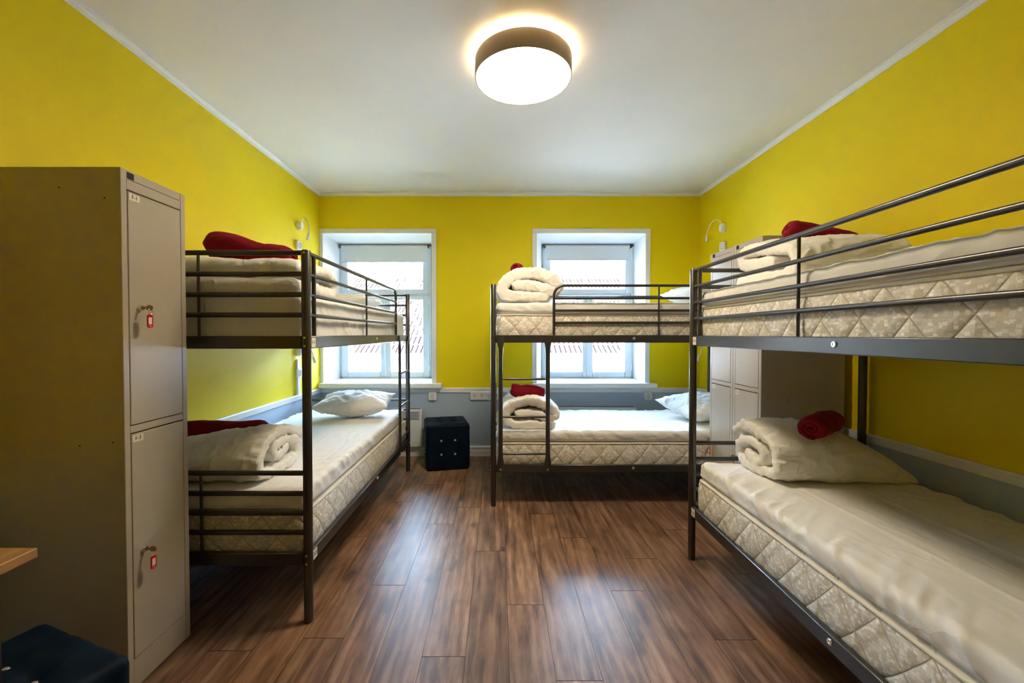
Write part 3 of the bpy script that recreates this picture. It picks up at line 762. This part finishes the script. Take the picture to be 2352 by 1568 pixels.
# ---------------------------------------------------------------- folded duvets and blankets
def catmull(P_, n):
    P_ = [Vector((p[0], p[1])) for p in P_]; P_ = [2 * P_[0] - P_[1]] + P_ + [2 * P_[-1] - P_[-2]]; out = []
    seg = len(P_) - 3
    for i in range(n):
        u = i / (n - 1) * seg; k_ = min(int(u), seg - 1); t = u - k_; a, b, c, d = P_[k_:k_ + 4]
        out.append(.5 * ((2 * b) + (-a + c) * t + (2 * a - 5 * b + 4 * c - d) * t * t + (-a + 3 * b - 3 * c + d) * t ** 3))
    return out
def folded(name, center, thick, length, m_, label, cat, group, loc, rot=0, n=110, nl=78, seed=0, pinch=.35, wr=.006, gather=.007, deform=None, endp=3.0, tilt=None):
    """a thick strip folded along a 2-D path (across, up), swept along its axis with soft closed ends"""
    cl = catmull(center, n); sv = Vector((seed * 5.7, seed * 2.9, seed * 1.3))
    vs = []; fs = []; capn = 6; m_ring = 2 * n + 2 * (capn - 1)
    nor = []
    for i in range(n):
        t = (cl[min(i + 1, n - 1)] - cl[max(i - 1, 0)]).normalized(); nor.append(Vector((-t.y, t.x)))
    for j in range(nl + 1):
        tt = -cos(PI * j / nl); tt = (tt + (2 * j / nl - 1)) / 2
        prof = max(0.0, 1 - abs(tt) ** endp) ** .5
        h = thick / 2 * (pinch + (1 - pinch) * prof)
        if j in (0, nl): h = thick / 2 * pinch * .5
        s = tt * length / 2
        ring = []
        for i in range(n): ring.append((cl[i] + nor[i] * h, nor[i], i / n))
        t = (cl[-1] - cl[-2]).normalized()
        for k_ in range(1, capn):
            a = PI * k_ / capn; d = nor[-1] * cos(a) + t * sin(a); ring.append((cl[-1] + d * h, d, 1.0))
        for i in range(n - 1, -1, -1): ring.append((cl[i] - nor[i] * h, -nor[i], i / n + 2))
        t = (cl[0] - cl[1]).normalized()
        for k_ in range(1, capn):
            a = PI * k_ / capn; d = -nor[0] * cos(a) + t * sin(a); ring.append((cl[0] + d * h, d, 3.0))
        edge = abs(tt) ** 3
        for (p, d, u) in ring:
            al = u * sum((cl[i + 1] - cl[i]).length for i in range(0, n - 1, 6)) * 6 if False else u
            w1 = noise.noise(Vector((s * 5, p.x * 6, p.y * 6)) + sv) * wr
            g_ = noise.noise(Vector((p.x * 24 + p.y * 14, s * 3, p.y * 21)) + sv)
            w2 = (1 - abs(g_)) ** 4 * gather * (.10 + .8 * edge) - gather * .3
            g3 = noise.noise(Vector((s * 9 + p.x * 7, p.y * 16 + p.x * 12 - s * 4, s * 3)) + sv * 1.4)
            w2 += (1 - abs(g3)) ** 7 * gather * .65
            w3 = noise.noise(Vector((s * 13, p.x * 9, p.y * 9)) + sv * 2) * wr * .35
            off = w1 + w2 + w3
            off = max(-h * .5, min(off, thick * .3))
            es = s + noise.noise(Vector((p.x * 9, p.y * 9, 3)) + sv) * .012 * edge
            q_ = Vector((p.x + d.x * off, es, max(.002, p.y + d.y * off)))
            if deform: q_ = deform(q_, tt)
            vs.append(q_)
    Rn = m_ring
    for j in range(nl):
        for i in range(Rn):
            i2 = (i + 1) % Rn; fs.append((j * Rn + i, j * Rn + i2, (j + 1) * Rn + i2, (j + 1) * Rn + i))
    # close the ends along the strip
    for j in (0, nl):
        b0 = j * Rn
        for i in range(n - 1):
            a, b = b0 + i, b0 + i + 1; c, d = b0 + (n + capn - 1) + (n - 1 - i), b0 + (n + capn - 1) + (n - 2 - i)
            fs.append((a, b, d, c))
        # end caps of the strip
        fs.append(tuple([b0 + n - 1 + k_ for k_ in range(capn + 1)])); fs.append(tuple([b0 + (2 * n + capn - 2) + k_ for k_ in range(capn)] + [b0]))
    mb = MB().add(vs, fs)
    if tilt is not None: mb.v = [tuple(tilt @ Vector(v)) for v in mb.v]
    o = mb.obj(name, m_, loc=loc, rot=rot, angle=180)
    return tag(o, label, cat, group)
GD = 'folded white duvets at the foot of the bunks'
# axis of the strip is local Y; across is local X
# upper bunk behind the near locker: axis along world X, opening towards the camera
folded('duvet', [(.0, .042), (.2, .046), (.40, .045), (.455, .088), (.40, .135), (.22, .142), (.03, .132)], .094, .80, M['duvet'],
       'folded white duvet on the upper bunk behind the near locker', 'duvet', GD, (-1.295, 1.905, 1.428), PI / 2 + PI, seed=1, gather=.010, wr=.009,
       tilt=Matrix.Scale(-1, 4, (1, 0, 0)))
# lower bunk behind the near locker: rolled
folded('duvet', [(.26, .125), (.20, .10), (.14, .115), (.145, .16), (.26, .165), (.36, .13), (.38, .06), (.30, .035), (.15, .035), (.05, .05), (.025, .11), (.07, .19), (.17, .225), (.30, .205), (.42, .16)], .066, .66, M['duvet'],
       'rolled white duvet with a swirled end on the lower bunk behind the near locker', 'duvet', GD, (-1.40, 1.885, .572), -PI / 2, seed=2, gather=.014, wr=.010, n=130, pinch=.5,
       deform=lambda q_, t: Vector((q_.x, q_.y, q_.z * (.56 + .36 * min(1, (t + 1) / 1.7)))),
       tilt=Matrix.Scale(-1, 4, (1, 0, 0)))
SP = [(.33, .098), (.22, .120), (.10, .125), (.10, .125)]
BU = [(.34, .044), (.22, .040), (.09, .046), (.035, .085), (.055, .150), (.14, .200), (.26, .212), (.38, .180), (.435, .115), (.395, .088), (.28, .114), (.15, .126)]
folded('duvet', BU, .094, .62, M['duvet'], 'plump folded cream duvet on the upper bunk below the right-hand window', 'duvet', GD, (-.005, 3.42, 1.490), 0, seed=3, gather=.014, wr=.010, n=120, pinch=.8)
folded('duvet', [(.37, .032), (.2, .032), (.06, .04), (.022, .085), (.05, .15), (.14, .195), (.25, .205), (.35, .165), (.40, .11), (.36, .080), (.24, .108), (.12, .118)], .074, .56, M['duvet'],
       'folded white duvet behind the ladder, on the lower bunk below the right-hand window', 'duvet', GD, (.03, 3.43, .545), 0, seed=4, gather=.014, wr=.010, n=120, pinch=.6)
# nearest bunk, upper
folded('duvet', [(.46, .038), (.25, .038), (.07, .045), (.022, .095), (.06, .155), (.2, .178), (.36, .19), (.45, .165), (.40, .118), (.2, .112)], .078, .50, M['duvet'],
       'folded cream duvet on the upper bunk nearest the camera', 'duvet', GD, (1.545, 1.826, 1.489), -PI / 2, seed=5, gather=.011, pinch=.6, wr=.007, n=120,
       tilt=Matrix.Scale(-1, 4, (1, 0, 0)), deform=lambda q_, t: Vector((q_.x, q_.y, q_.z * (1 + .22 * q_.x / .46) * (1 - .10 * max(0, -t)))))
# nearest bunk, lower: plump at the left, tapering to the right
def taper(q_, t):
    # world +X end (t=+1 after rotation) gets low and narrow
    f = max(0.0, min(1.0, (t + .35) / 1.35)); g = f * f
    return Vector((q_.x * (1 - .55 * g) + .015 * g, q_.y, q_.z * (1 - .80 * g)))
folded('duvet', [(.25, .08), (.19, .062), (.13, .085), (.15, .14), (.25, .155), (.33, .12), (.335, .06), (.25, .034), (.12, .034), (.035, .05), (.018, .11), (.05, .175), (.15, .215), (.28, .228), (.36, .19)], .070, .66, M['duvet'],
       'rolled cream duvet with a gathered open end on the lower bunk nearest the camera', 'duvet', GD, (1.62, 1.945, .550), -PI / 2 - .02, seed=6, gather=.016, wr=.006, n=140,
       tilt=Matrix.Scale(-1, 4, (1, 0, 0)), deform=taper)

GB = 'red fleece blankets on the duvets'
def rolled(label, p0, p1, r, seed, squash=1.0, taper_=1.0, turns=2.2):
    """a blanket rolled up about the line p0-p1"""
    p0 = Vector(p0); p1 = Vector(p1); ax = (p1 - p0); L = ax.length; ax.normalize()
    up = Vector((0, 0, 1)); sx = ax.cross(up).normalized(); uz = sx.cross(ax).normalized()
    th = r / (turns + .3); N_ = 110; cl = []
    for i in range(N_):
        f = i / (N_ - 1); a = f * turns * 2 * PI; rad = th * .35 + (r - th * .85) * f
        a_ = a - PI / 2 - turns * 2 * PI; cl.append(Vector((rad * cos(a_), rad * sin(a_) * squash)))
    sv = Vector((seed * 3.3, seed, seed * 2.2)); nl = 26; n = N_; capn = 5; vs = []; fs = []
    nor = []
    for i in range(n):
        t = (cl[min(i + 1, n - 1)] - cl[max(i - 1, 0)]).normalized(); nor.append(Vector((-t.y, t.x)))
    for j in range(nl + 1):
        tt = 2 * j / nl - 1; pr = (1 - abs(tt) ** 8) ** .5
        h = th * .47 * (.55 + .45 * pr); 
        if j in (0, nl): h *= .5
        sc_ = (1 - (1 - taper_) * (tt + 1) / 2) * (1 - .30 * abs(tt) ** 9)
        ring = [cl[i] + nor[i] * h for i in range(n)]
        t = (cl[-1] - cl[-2]).normalized()
        for k_ in range(1, capn): a = PI * k_ / capn; ring.append(cl[-1] + (nor[-1] * cos(a) + t * sin(a)) * h)
        ring += [cl[i] - nor[i] * h for i in range(n - 1, -1, -1)]
        t = (cl[0] - cl[1]).normalized()
        for k_ in range(1, capn): a = PI * k_ / capn; ring.append(cl[0] + (-nor[0] * cos(a) + t * sin(a)) * h)
        for p in ring:
            w_ = 1 + .05 * noise.noise(Vector((p.x * 14, p.y * 14, tt * 2.2)) + sv) + .05 * noise.noise(Vector((p.x * 30, p.y * 30, tt * 8)) + sv)
            bend = Vector((0, 0, .012 * noise.noise(Vector((tt * 1.5, 0, 0)) + sv)))
            es = noise.noise(Vector((p.x * 20, p.y * 20, 0)) + sv) * .012 * tt
            vs.append(p0 + ax * (L * (tt + 1) / 2 + es) + sx * (p.x * w_ * sc_) + uz * (p.y * w_ * sc_) + bend)
    Rn = 2 * n + 2 * (capn - 1)
    for j in range(nl):
        for i in range(Rn): i2 = (i + 1) % Rn; fs.append((j * Rn + i, j * Rn + i2, (j + 1) * Rn + i2, (j + 1) * Rn + i))
    for j in (0, nl):
        b0 = j * Rn
        for i in range(n - 1):
            fs.append((b0 + i, b0 + i + 1, b0 + (n + capn - 1) + (n - 2 - i), b0 + (n + capn - 1) + (n - 1 - i)))
    o = MB().add(vs, fs).obj('blanket', M['red'], angle=180)
    recentre(o); return tag(o, label, 'blanket', GB)
rolled('red fleece blanket sloping across the duvet on the upper bunk behind the near locker', (-1.395, 2.06, 1.690), (-.965, 2.0, 1.612), .092, 1, .95, .60)
rolled('long rolled red blanket behind the duvet on the lower bunk behind the near locker', (-1.77, 2.29, .735), (-1.27, 2.31, .742), .062, 2, .95, .95)
rolled('rolled red blanket seen end-on atop the duvet on the upper bunk below the right-hand window', (.135, 3.30, 1.775), (.23, 3.66, 1.75), .062, 3)
rolled('rolled red blanket behind the ladder, on the lower bunk below the right-hand window', (.10, 3.28, .832), (.36, 3.34, .797), .058, 4)
rolled('dark red blanket on the duvet of the upper bunk nearest the camera', (1.42, 2.10, 1.775), (1.74, 2.06, 1.715), .074, 5, .85, .62, 1.5)
rolled('short rolled dark red blanket on the duvet of the lower bunk nearest the camera', (1.475, 1.99, .812), (1.725, 2.17, .812), .077, 6, .88, .95)

# ---------------------------------------------------------------- pillows
def pillow(label, loc, rot, sx, sy, th, seed, tilt=0.0, roll=0.0):
    n = 34; sv = Vector((seed * 4.4, seed, 0)); vs = []; fs = []
    for side in (1, -1):
        for i in range(n + 1):
            for j in range(n + 1):
                u = 2 * i / n - 1; v = 2 * j / n - 1
                k_ = ((1 - abs(u) ** 2.4) * (1 - abs(v) ** 2.4)) ** .55
                # edges bow inwards between the corners
                x = u * sx / 2 * (1 - .09 * (1 - v * v)); y = v * sy / 2 * (1 - .09 * (1 - u * u))
                wv_ = fbm(Vector((u * 2.2, v * 2.2, side)) + sv, 3) * .016
                cr = (1 - abs(noise.noise(Vector((u * 4 + v * 2, v * 5, side * 2)) + sv))) ** 5 * .012
                z = side * (th / 2 * k_ + (wv_ + cr - .004) * min(1, k_ * 2.5))
                z += (u * u * v * v) * .02
                vs.append(Vector((x, y, z + th / 2)))
    M1 = (n + 1) ** 2
    for s_ in (0, 1):
        for i in range(n):
            for j in range(n): a = s_ * M1 + i * (n + 1) + j; fs.append((a, a + 1, a + n + 2, a + n + 1))
    mb = MB().add(vs, fs); mx_ = Matrix.Rotation(tilt, 4, 'X') @ Matrix.Rotation(roll, 4, 'Y'); mb.v = [tuple(mx_ @ Vector(v)) for v in mb.v]
    o = mb.obj('pillow', M['pillow'], angle=180, loc=loc, rot=rot)
    import bmesh
    bm = bmesh.new(); bm.from_mesh(o.data); bmesh.ops.remove_doubles(bm, verts=bm.verts, dist=.0008); bmesh.ops.recalc_face_normals(bm, faces=bm.faces); bm.to_mesh(o.data); bm.free()
    zz = min(v.co.z for v in o.data.vertices); o.data.transform(Matrix.Translation((0, 0, -zz)))
    return tag(o, label, 'pillow', 'white pillows on the bunks')
pillow('white pillow at the window end of the lower bunk behind the near locker', (-1.20, 3.55, .576), .10, .60, .46, .175, 1, .10)
pillow('grey-white pillow at the window end of the upper bunk behind the near locker', (-1.32, 3.58, 1.433), 0, .56, .46, .15, 2)
pillow('white pillow beside the far locker, on the lower bunk below the right-hand window', (1.715, 3.58, .546), .15, .51, .60, .185, 3, .06, -.10)
pillow('white pillow at the locker end of the upper bunk below the right-hand window', (1.715, 3.56, 1.492), .08, .51, .55, .17, 4)

# ================================================================= LOCKERS
LW, LD, LH = .296, .485, 1.828
def locker(label, loc, rot, numbers, tags=True):
    """local: front faces +X, width along Y (0..LW, low Y = left seen from the front)"""
    t = thing('locker', label, 'locker', loc, rot, 'tall grey steel lockers')
    m_ = M['locker']
    mb = MB()
    e = .0012
    mb.box((-LD, .0003, 0), (-.010, e, LH - .0003)); mb.box((-LD, LW - e, 0), (-.010, LW - .0003, LH - .0003)); mb.box((-LD, e, 0), (-LD + e, LW - e, LH)); mb.box((-LD + e, e, LH - e), (-.015, LW - e, LH - .0003)); mb.box((-LD + e, e, .06), (-.0202, LW - e, .062))
    fw = .024
    mb.box((-.02, 0, 0), (0, fw, LH), .0015); mb.box((-.02, LW - fw, 0), (0, LW, LH), .0015)
    mb.box((-.02, fw, LH - .067), (-.001, LW - fw, LH), .0015); mb.box((-.02, fw, .905 + .005), (-.001, LW - fw, .935), .0015); mb.box((-.02, fw, 0), (-.001, LW - fw, .105), .0015)
    mb.obj('body', m_, t, smooth=False)
    g = MB(); g.box((-.03, fw - .002, .1), (-.022, LW - fw + .002, LH - .06)); g.obj('door_recess', M['gap'], t, smooth=False)
    g = MB(); g.box((-.0012, fw + .004, LH - .032), (-.0006, LW - fw - .006, LH - .030)); g.obj('top_seam', M['gap'], t, smooth=False)
    g = MB(); g.box((-.002, fw + .002, LH - .028), (.0012, fw + .030, LH - .006), .002); g.obj('maker_badge', M['gap'], t)
    for (za, zb, num) in ((.937, LH - .069, numbers[0]), (.107, .908, numbers[1])):
        d = MB(); d.box((-.019, fw + .0028, za + .0015), (.0005, LW - fw - .0028, zb - .0028), .0015)
        d = d.obj('door', m_, t, smooth=False)
        l = MB(); zl = .48 if za < .5 else 1.353
        rx = Matrix.Translation((.0005, fw + .046, zl)) @ Matrix.Rotation(PI / 2, 4, 'Y')
        l.lathe([(0, .012), (.006, .012), (.009, .011), (.011, .004), (.012, 0)], n=24, mtx=rx); l.obj('lock', M['chrome'], d)
        if num:
            s_ = MB(); s_.box((.0006, fw + .008, zb - .032), (.0010, fw + .052, zb - .008)); s_ = s_.obj('number_label', M['paper'], d, smooth=False)
            text_mesh('number', num, .02, Matrix.Translation((.0013, fw + .030, zb - .020)) @ Matrix.Rotation(PI / 2, 4, 'Z') @ Matrix.Rotation(PI / 2, 4, 'X'), M['ink'], s_)
    s = MB()
    for (xx, zz) in ((-.055, LH - .105), (-.155, .873), (-.04, .885), (-.21, LH - .07)):
        s.tube([(xx - .0, -.0012, zz), (xx, .0005, zz)], .0028, 10)
        s.tube([(xx - .0, LW - .0005, zz), (xx, LW + .0012, zz)], .0028, 10)
    s.obj('side_hole', M['gap'], t)
    return t
def key_tag(label, loc, rot):
    """key in a lock with a red tag; local +X points out of the door"""
    t = thing('key', label, 'key', loc, rot, 'keys with red tags in the locker doors')
    k_ = MB(); k_.box((.010, -.0012, -.004), (.024, .0012, .004), .0008)
    k_.lathe([(0, -.0012), (.011, -.0012), (.012, 0), (.011, .0012), (0, .0012)], n=20, mtx=Matrix.Translation((.034, 0, 0)) @ Matrix.Rotation(PI / 2, 4, 'X') @ Matrix.Diagonal((1.15, .85, 1, 1)))
    k_.obj('key_bow', M['key'], t)
    r_ = MB(); r_.tube([(.037 + .0, .009 * sin(a), -.014 + .010 * cos(a)) for a in [2 * PI * i / 16 for i in range(17)]], .0009, 6, caps=False); r_.obj('split_ring', M['chrome'], t)
    # tag: rounded frame with a window
    def stad(hw, hh, r, n=6):
        out = []
        for (cy, cz, a0) in ((hw - r, hh - r, 0), (-hw + r, hh - r, 90), (-hw + r, -hh + r, 180), (hw - r, -hh + r, 270)):
            for i in range(n + 1): a = math.radians(a0 + 90 * i / n); out.append((cy + r * cos(a), cz + r * sin(a)))
        return out
    O = stad(.0115, .0245, .009); I = stad(.0080, .0125, .001); n = len(O); zc = -.048
    vs = []; fs = []
    for x in (.0335, .0375):
        vs += [(x, y, z + zc) for y, z in O]; vs += [(x, y, z + zc + .001) for y, z in I]
    for i in range(n):
        j = (i + 1) % n
        fs += [(i, j, n + j, n + i), (2 * n + i, 2 * n + j, 3 * n + j, 3 * n + i), (i, j, 2 * n + j, 2 * n + i), (n + i, n + j, 3 * n + j, 3 * n + i)]
    ft = MB().add(vs, fs); hole = ft
    ft = ft.obj('tag', M['red_pl'], t)
    p = MB(); p.box((.0345, -.0078, zc - .0118), (.0365, .0078, zc + .0138)); p.obj('paper_insert', M['paper'], ft, smooth=False)
    p = MB(); p.tube([(.0330, 0, zc - .0185), (.0380, 0, zc - .0185)], .0024, 12); p.obj('tag_eyelet', M['paper'], ft)
    return t
locker('tall beige-grey two-door locker at the left edge, nearest the camera', (-1.288, 1.452, 0), 0, ('F-1', 'F-3'))
locker('tall grey two-door locker, the one of the right-hand pair closer to the camera', (1.528, 2.753, 0), PI, (None, 'F-6'))
locker('tall grey two-door locker, the one of the right-hand pair closer to the window', (1.528, 3.052, 0), PI, (None, 'F-5'))
YA = 1.452 + .024 + .046
key_tag('key with a red tag in the upper door of the near left locker', (-1.2875, YA, 1.353), 0)
key_tag('key with a red tag in the lower door of the near left locker', (-1.2875, YA, .48), 0)
key_tag('key with a red tag low on the right-hand locker closer to the window', (1.5275, 3.052 - .07, .48), PI)
key_tag('key with a red tag low on the right-hand locker closer to the camera', (1.5275, 2.754 - .07, .48), PI)

# ================================================================= STOOLS
def stool(label, loc, rot, s=.40, h=.42, near=False):
    t = thing('stool', label, 'stool', loc, rot, 'navy velvet cube stools')
    b = .064
    btn_top = [(sx * b, sy * b) for sx in (-1, 1) for sy in (-1, 1)]
    def dp(p, n):
        d = 0
        if n.z > .5:
            for (x, y) in btn_top: d -= .022 * math.exp(-((p.x - x) ** 2 + (p.y - y) ** 2) / .0009)
            d += .012 * (1 - (p.x / s * 2) ** 2) * (1 - (p.y / s * 2) ** 2)
            # creases between the buttons
            for q_ in (-b, b):
                d -= .005 * math.exp(-((p.x - q_) / .012) ** 2) * (1 if abs(p.y) < b else .4); d -= .005 * math.exp(-((p.y - q_) / .012) ** 2) * (1 if abs(p.x) < b else .4)
        for ax, sg in ((1, -1), (1, 1), (0, -1), (0, 1)):
            if n[ax] * sg > .5:
                c = p.x if ax == 1 else p.y
                for x in (-b, b):
                    for zz in (h / 2 - b, h / 2 + b): d -= .006 * math.exp(-((c - x) ** 2 + (p.z - zz) ** 2) / .0005)
        return d + .002 * noise.noise(p * 9)
    soft_box((-s / 2, -s / 2, .004), (s / 2, s / 2, h), (.028, .028, .03), (.012, .012, .012), dp).obj('cushion', M['velvet'], t, angle=180)
    def gem(mtx, rad=.011):
        g = MB(); g.lathe([(0, .008), (rad * .55, .0075), (rad * .9, .004), (rad, 0), (rad * .9, -.004)], n=8, mtx=mtx); g.obj('crystal_button', M['crystal'], t, smooth=False)
    for (x, y) in btn_top: gem(Matrix.Translation((x, y, h - .018)))
    for (ax, sg) in ((1, -1), (0, -1), (0, 1)):
        for x in (-b, b):
            for zz in (h / 2 - b, h / 2 + b):
                if ax == 1: m_ = Matrix.Translation((x, sg * (s / 2 - .004), zz)) @ Matrix.Rotation(-sg * PI / 2, 4, 'X')
                else: m_ = Matrix.Translation((sg * (s / 2 - .004), x, zz)) @ Matrix.Rotation(sg * PI / 2, 4, 'Y')
                gem(m_)
    for sx in (-1, 1):
        for sy in (-1, 1): MB().lathe([(0, 0), (.016, 0), (.018, .006), (0, .006)], c=(sx * .15, sy * .15, 0), n=16).obj('foot', M['plastic_d'], t)
    return t
stool('navy velvet cube stool with crystal buttons by the back wall', (-.505, 4.075, 0), .22, .405, .425)
stool('navy velvet cube stool cut off by the bottom left corner of the frame', (-1.208, .972, 0), -math.radians(20), .40, .425)

# ================================================================= DESK
dk = thing('desk', 'wooden desk whose corner enters the left edge above the velvet stool', 'desk', (-1.46, .2, 0))
MB().box((-.36, -.75, .727), (.362, .80, .75), .0015).obj('desk_top', M['oak'], dk, smooth=False)
for (x, y) in ((-.33, .74), (-.33, -.70), (.31, -.70), (.31, .74)): MB().box((x - .015, y - .015, 0), (x + .015, y + .015, .727), .002).obj('leg', M['metal'], dk)

# ================================================================= HEATERS
def heater(label, x0, x1, z0, z1):
    t = thing('panel_heater', label, 'heater', ((x0 + x1) / 2, YW, 0), 0, 'white panel heaters under the windows')
    hw = (x1 - x0) / 2
    MB().box((-hw, -.075, z0), (hw, -.02, z1), .006).obj('heater_panel', M['heater'], t)
    g = MB(); n = 6
    for i in range(n):
        zz = z1 - .035 - i * .014; g.box((-hw + .03, -.0765, zz), (hw - .03, -.0745, zz + .0055))
    g.obj('grille', M['slot'], t, smooth=False)
    g = MB(); g.box((-hw + .02, -.06, z1 - .001), (hw - .02, -.03, z1 + .001)); g.obj('top_vent', M['slot'], t, smooth=False)
    for sx in (-1, 1): MB().box((sx * hw * .7 - .02, -.022, z0 + .05), (sx * hw * .7 + .02, 0, z1 - .06)).obj('wall_bracket', M['heater'], t, smooth=False)
heater('white panel heater under the left-hand window, behind the bunk post', -1.62, -.775, .11, .495)
heater('white panel heater under the right-hand window, behind the lower bunk', .56, 1.40, .14, .515)

# ================================================================= SOCKETS, TRUNKING, READING LAMPS
def socket(name, label, loc, rot, n=1, kind='socket', group='white wall sockets'):
    """local -Y points into the room; n sockets side by side"""
    t = thing(name, label, 'socket', loc, rot, group)
    s = .074; wd = s * n
    mb = MB(); mb.box((-wd / 2 - .004, -.026, -.042), (wd / 2 + .004, -.002, .042), .004); mb.obj('cover_plate', M['plastic'], t)
    for i in range(n):
        cx = (i - (n - 1) / 2) * s
        rx = Matrix.Translation((cx, -.026, 0)) @ Matrix.Rotation(PI / 2, 4, 'X')
        g = MB(); g.lathe([(.030, 0), (.030, .005), (.0245, .0055), (.0235, .0008), (0, .0008)], n=28, mtx=rx); g.obj('outlet', M['plastic'], t)
        g = MB()
        for dx in (-.0095, .0095): g.tube([(cx + dx, -.0262, 0), (cx + dx, -.0276, 0)], .0042, 8)
        for dz in (-.0195, .0195): g.box((cx - .004, -.0295, dz - .003), (cx + .004, -.0262, dz + .003))
        g.obj('pin_hole', M['slot'], t)
    return t
socket('wall_socket', 'single white socket under the left-hand window, above the far stool', (-.675, YW, .618), 0)
socket('wall_socket', 'strip of four white sockets on the back wall between the windows', (-.135, YW, .625), 0, 4)
socket('wall_socket', 'single white socket under the sill of the right-hand window', (1.535, YW, .623), 0)
socket('wall_socket', 'white socket on the left wall below the upper reading lamp', (XL, 3.86, 2.06), PI / 2)
socket('wall_socket', 'white socket on the left wall below the lower reading lamp', (XL, 3.84, .905), PI / 2)
socket('wall_socket', 'white socket on the right wall above the far lockers', (XR, 3.88, 2.055), -PI / 2)
tr_ = MB().box((XL, 3.815, .705), (XL + .018, 3.865, 1.03), .003).obj('cable_trunking', M['plastic'])
recentre(tr_); tag(tr_, 'white cable trunking down the left wall beside the bunk', 'trunking')
def reading_lamp(label, loc, rot, path):
    t = thing('reading_lamp', label, 'lamp', loc, rot, 'white gooseneck reading lamps')
    mb = MB(); mb.lathe([(0, 0), (.030, 0), (.032, .006), (.030, .030), (.024, .040), (0, .042)], n=28, mtx=Matrix.Rotation(PI / 2, 4, 'X') @ Matrix.Diagonal((1, 1.35, 1, 1))); mb.obj('wall_base', M['plastic'], t)
    # smooth path
    P_ = [Vector(p) for p in path]; P_ = [2 * P_[0] - P_[1]] + P_ + [2 * P_[-1] - P_[-2]]; out = []
    for k_ in range(len(P_) - 3):
        a, b, c, d = P_[k_:k_ + 4]
        for i in range(8): u = i / 8; out.append(.5 * ((2 * b) + (-a + c) * u + (2 * a - 5 * b + 4 * c - d) * u * u + (-a + 3 * b - 3 * c + d) * u ** 3))
    out.append(P_[-2]); MB().tube(out, .0048, 8).obj('gooseneck', M['plastic'], t)
    e = out[-1]; d = (out[-1] - out[-3]).normalized()
    MB().tube([e - d * .005, e, e + d * .05, e + d * .055], [.006, .0105, .0125, .011], 14).obj('lamp_head', M['plastic'], t)
    MB().tube([e + d * .054, e + d * .0565], .008, 12).obj('lamp_lens', M['plastic_d'], t)
    return t
NK = [(0, -.035, .03), (-.0, -.05, .085), (.0, -.10, .115), (.0, -.145, .07), (.0, -.150, -.01), (.0, -.140, -.085)]
# left wall: room side is +X (rotation +90 turns local -Y into +X)
LN = [(0, -.035, .03), (0, -.045, .065), (0, -.070, .078), (0, -.10, .03), (0, -.105, -.04), (0, -.098, -.075)]
reading_lamp('white gooseneck reading lamp high on the left wall', (XL, 3.88, 2.245), PI / 2, LN)
reading_lamp('white gooseneck reading lamp low on the left wall, under the upper bunk', (XL, 3.84, 1.10), PI / 2, [(0, -.035, .02), (0, -.06, .05), (0, -.10, .05), (0, -.135, .0), (0, -.15, -.05)])
reading_lamp('white gooseneck reading lamp high on the right wall', (XR, 3.88, 2.225), -PI / 2, [(0, -.03, .03), (0, -.04, .06), (0, -.09, .072), (0, -.135, .02), (0, -.158, -.05), (0, -.16, -.07)])
reading_lamp('white gooseneck reading lamp low on the right wall, beside the far locker', (XR, 3.88, 1.12), -PI / 2, [(0, -.03, .03), (0, -.05, .06), (0, -.12, .07), (0, -.19, .01), (0, -.22, -.06)])
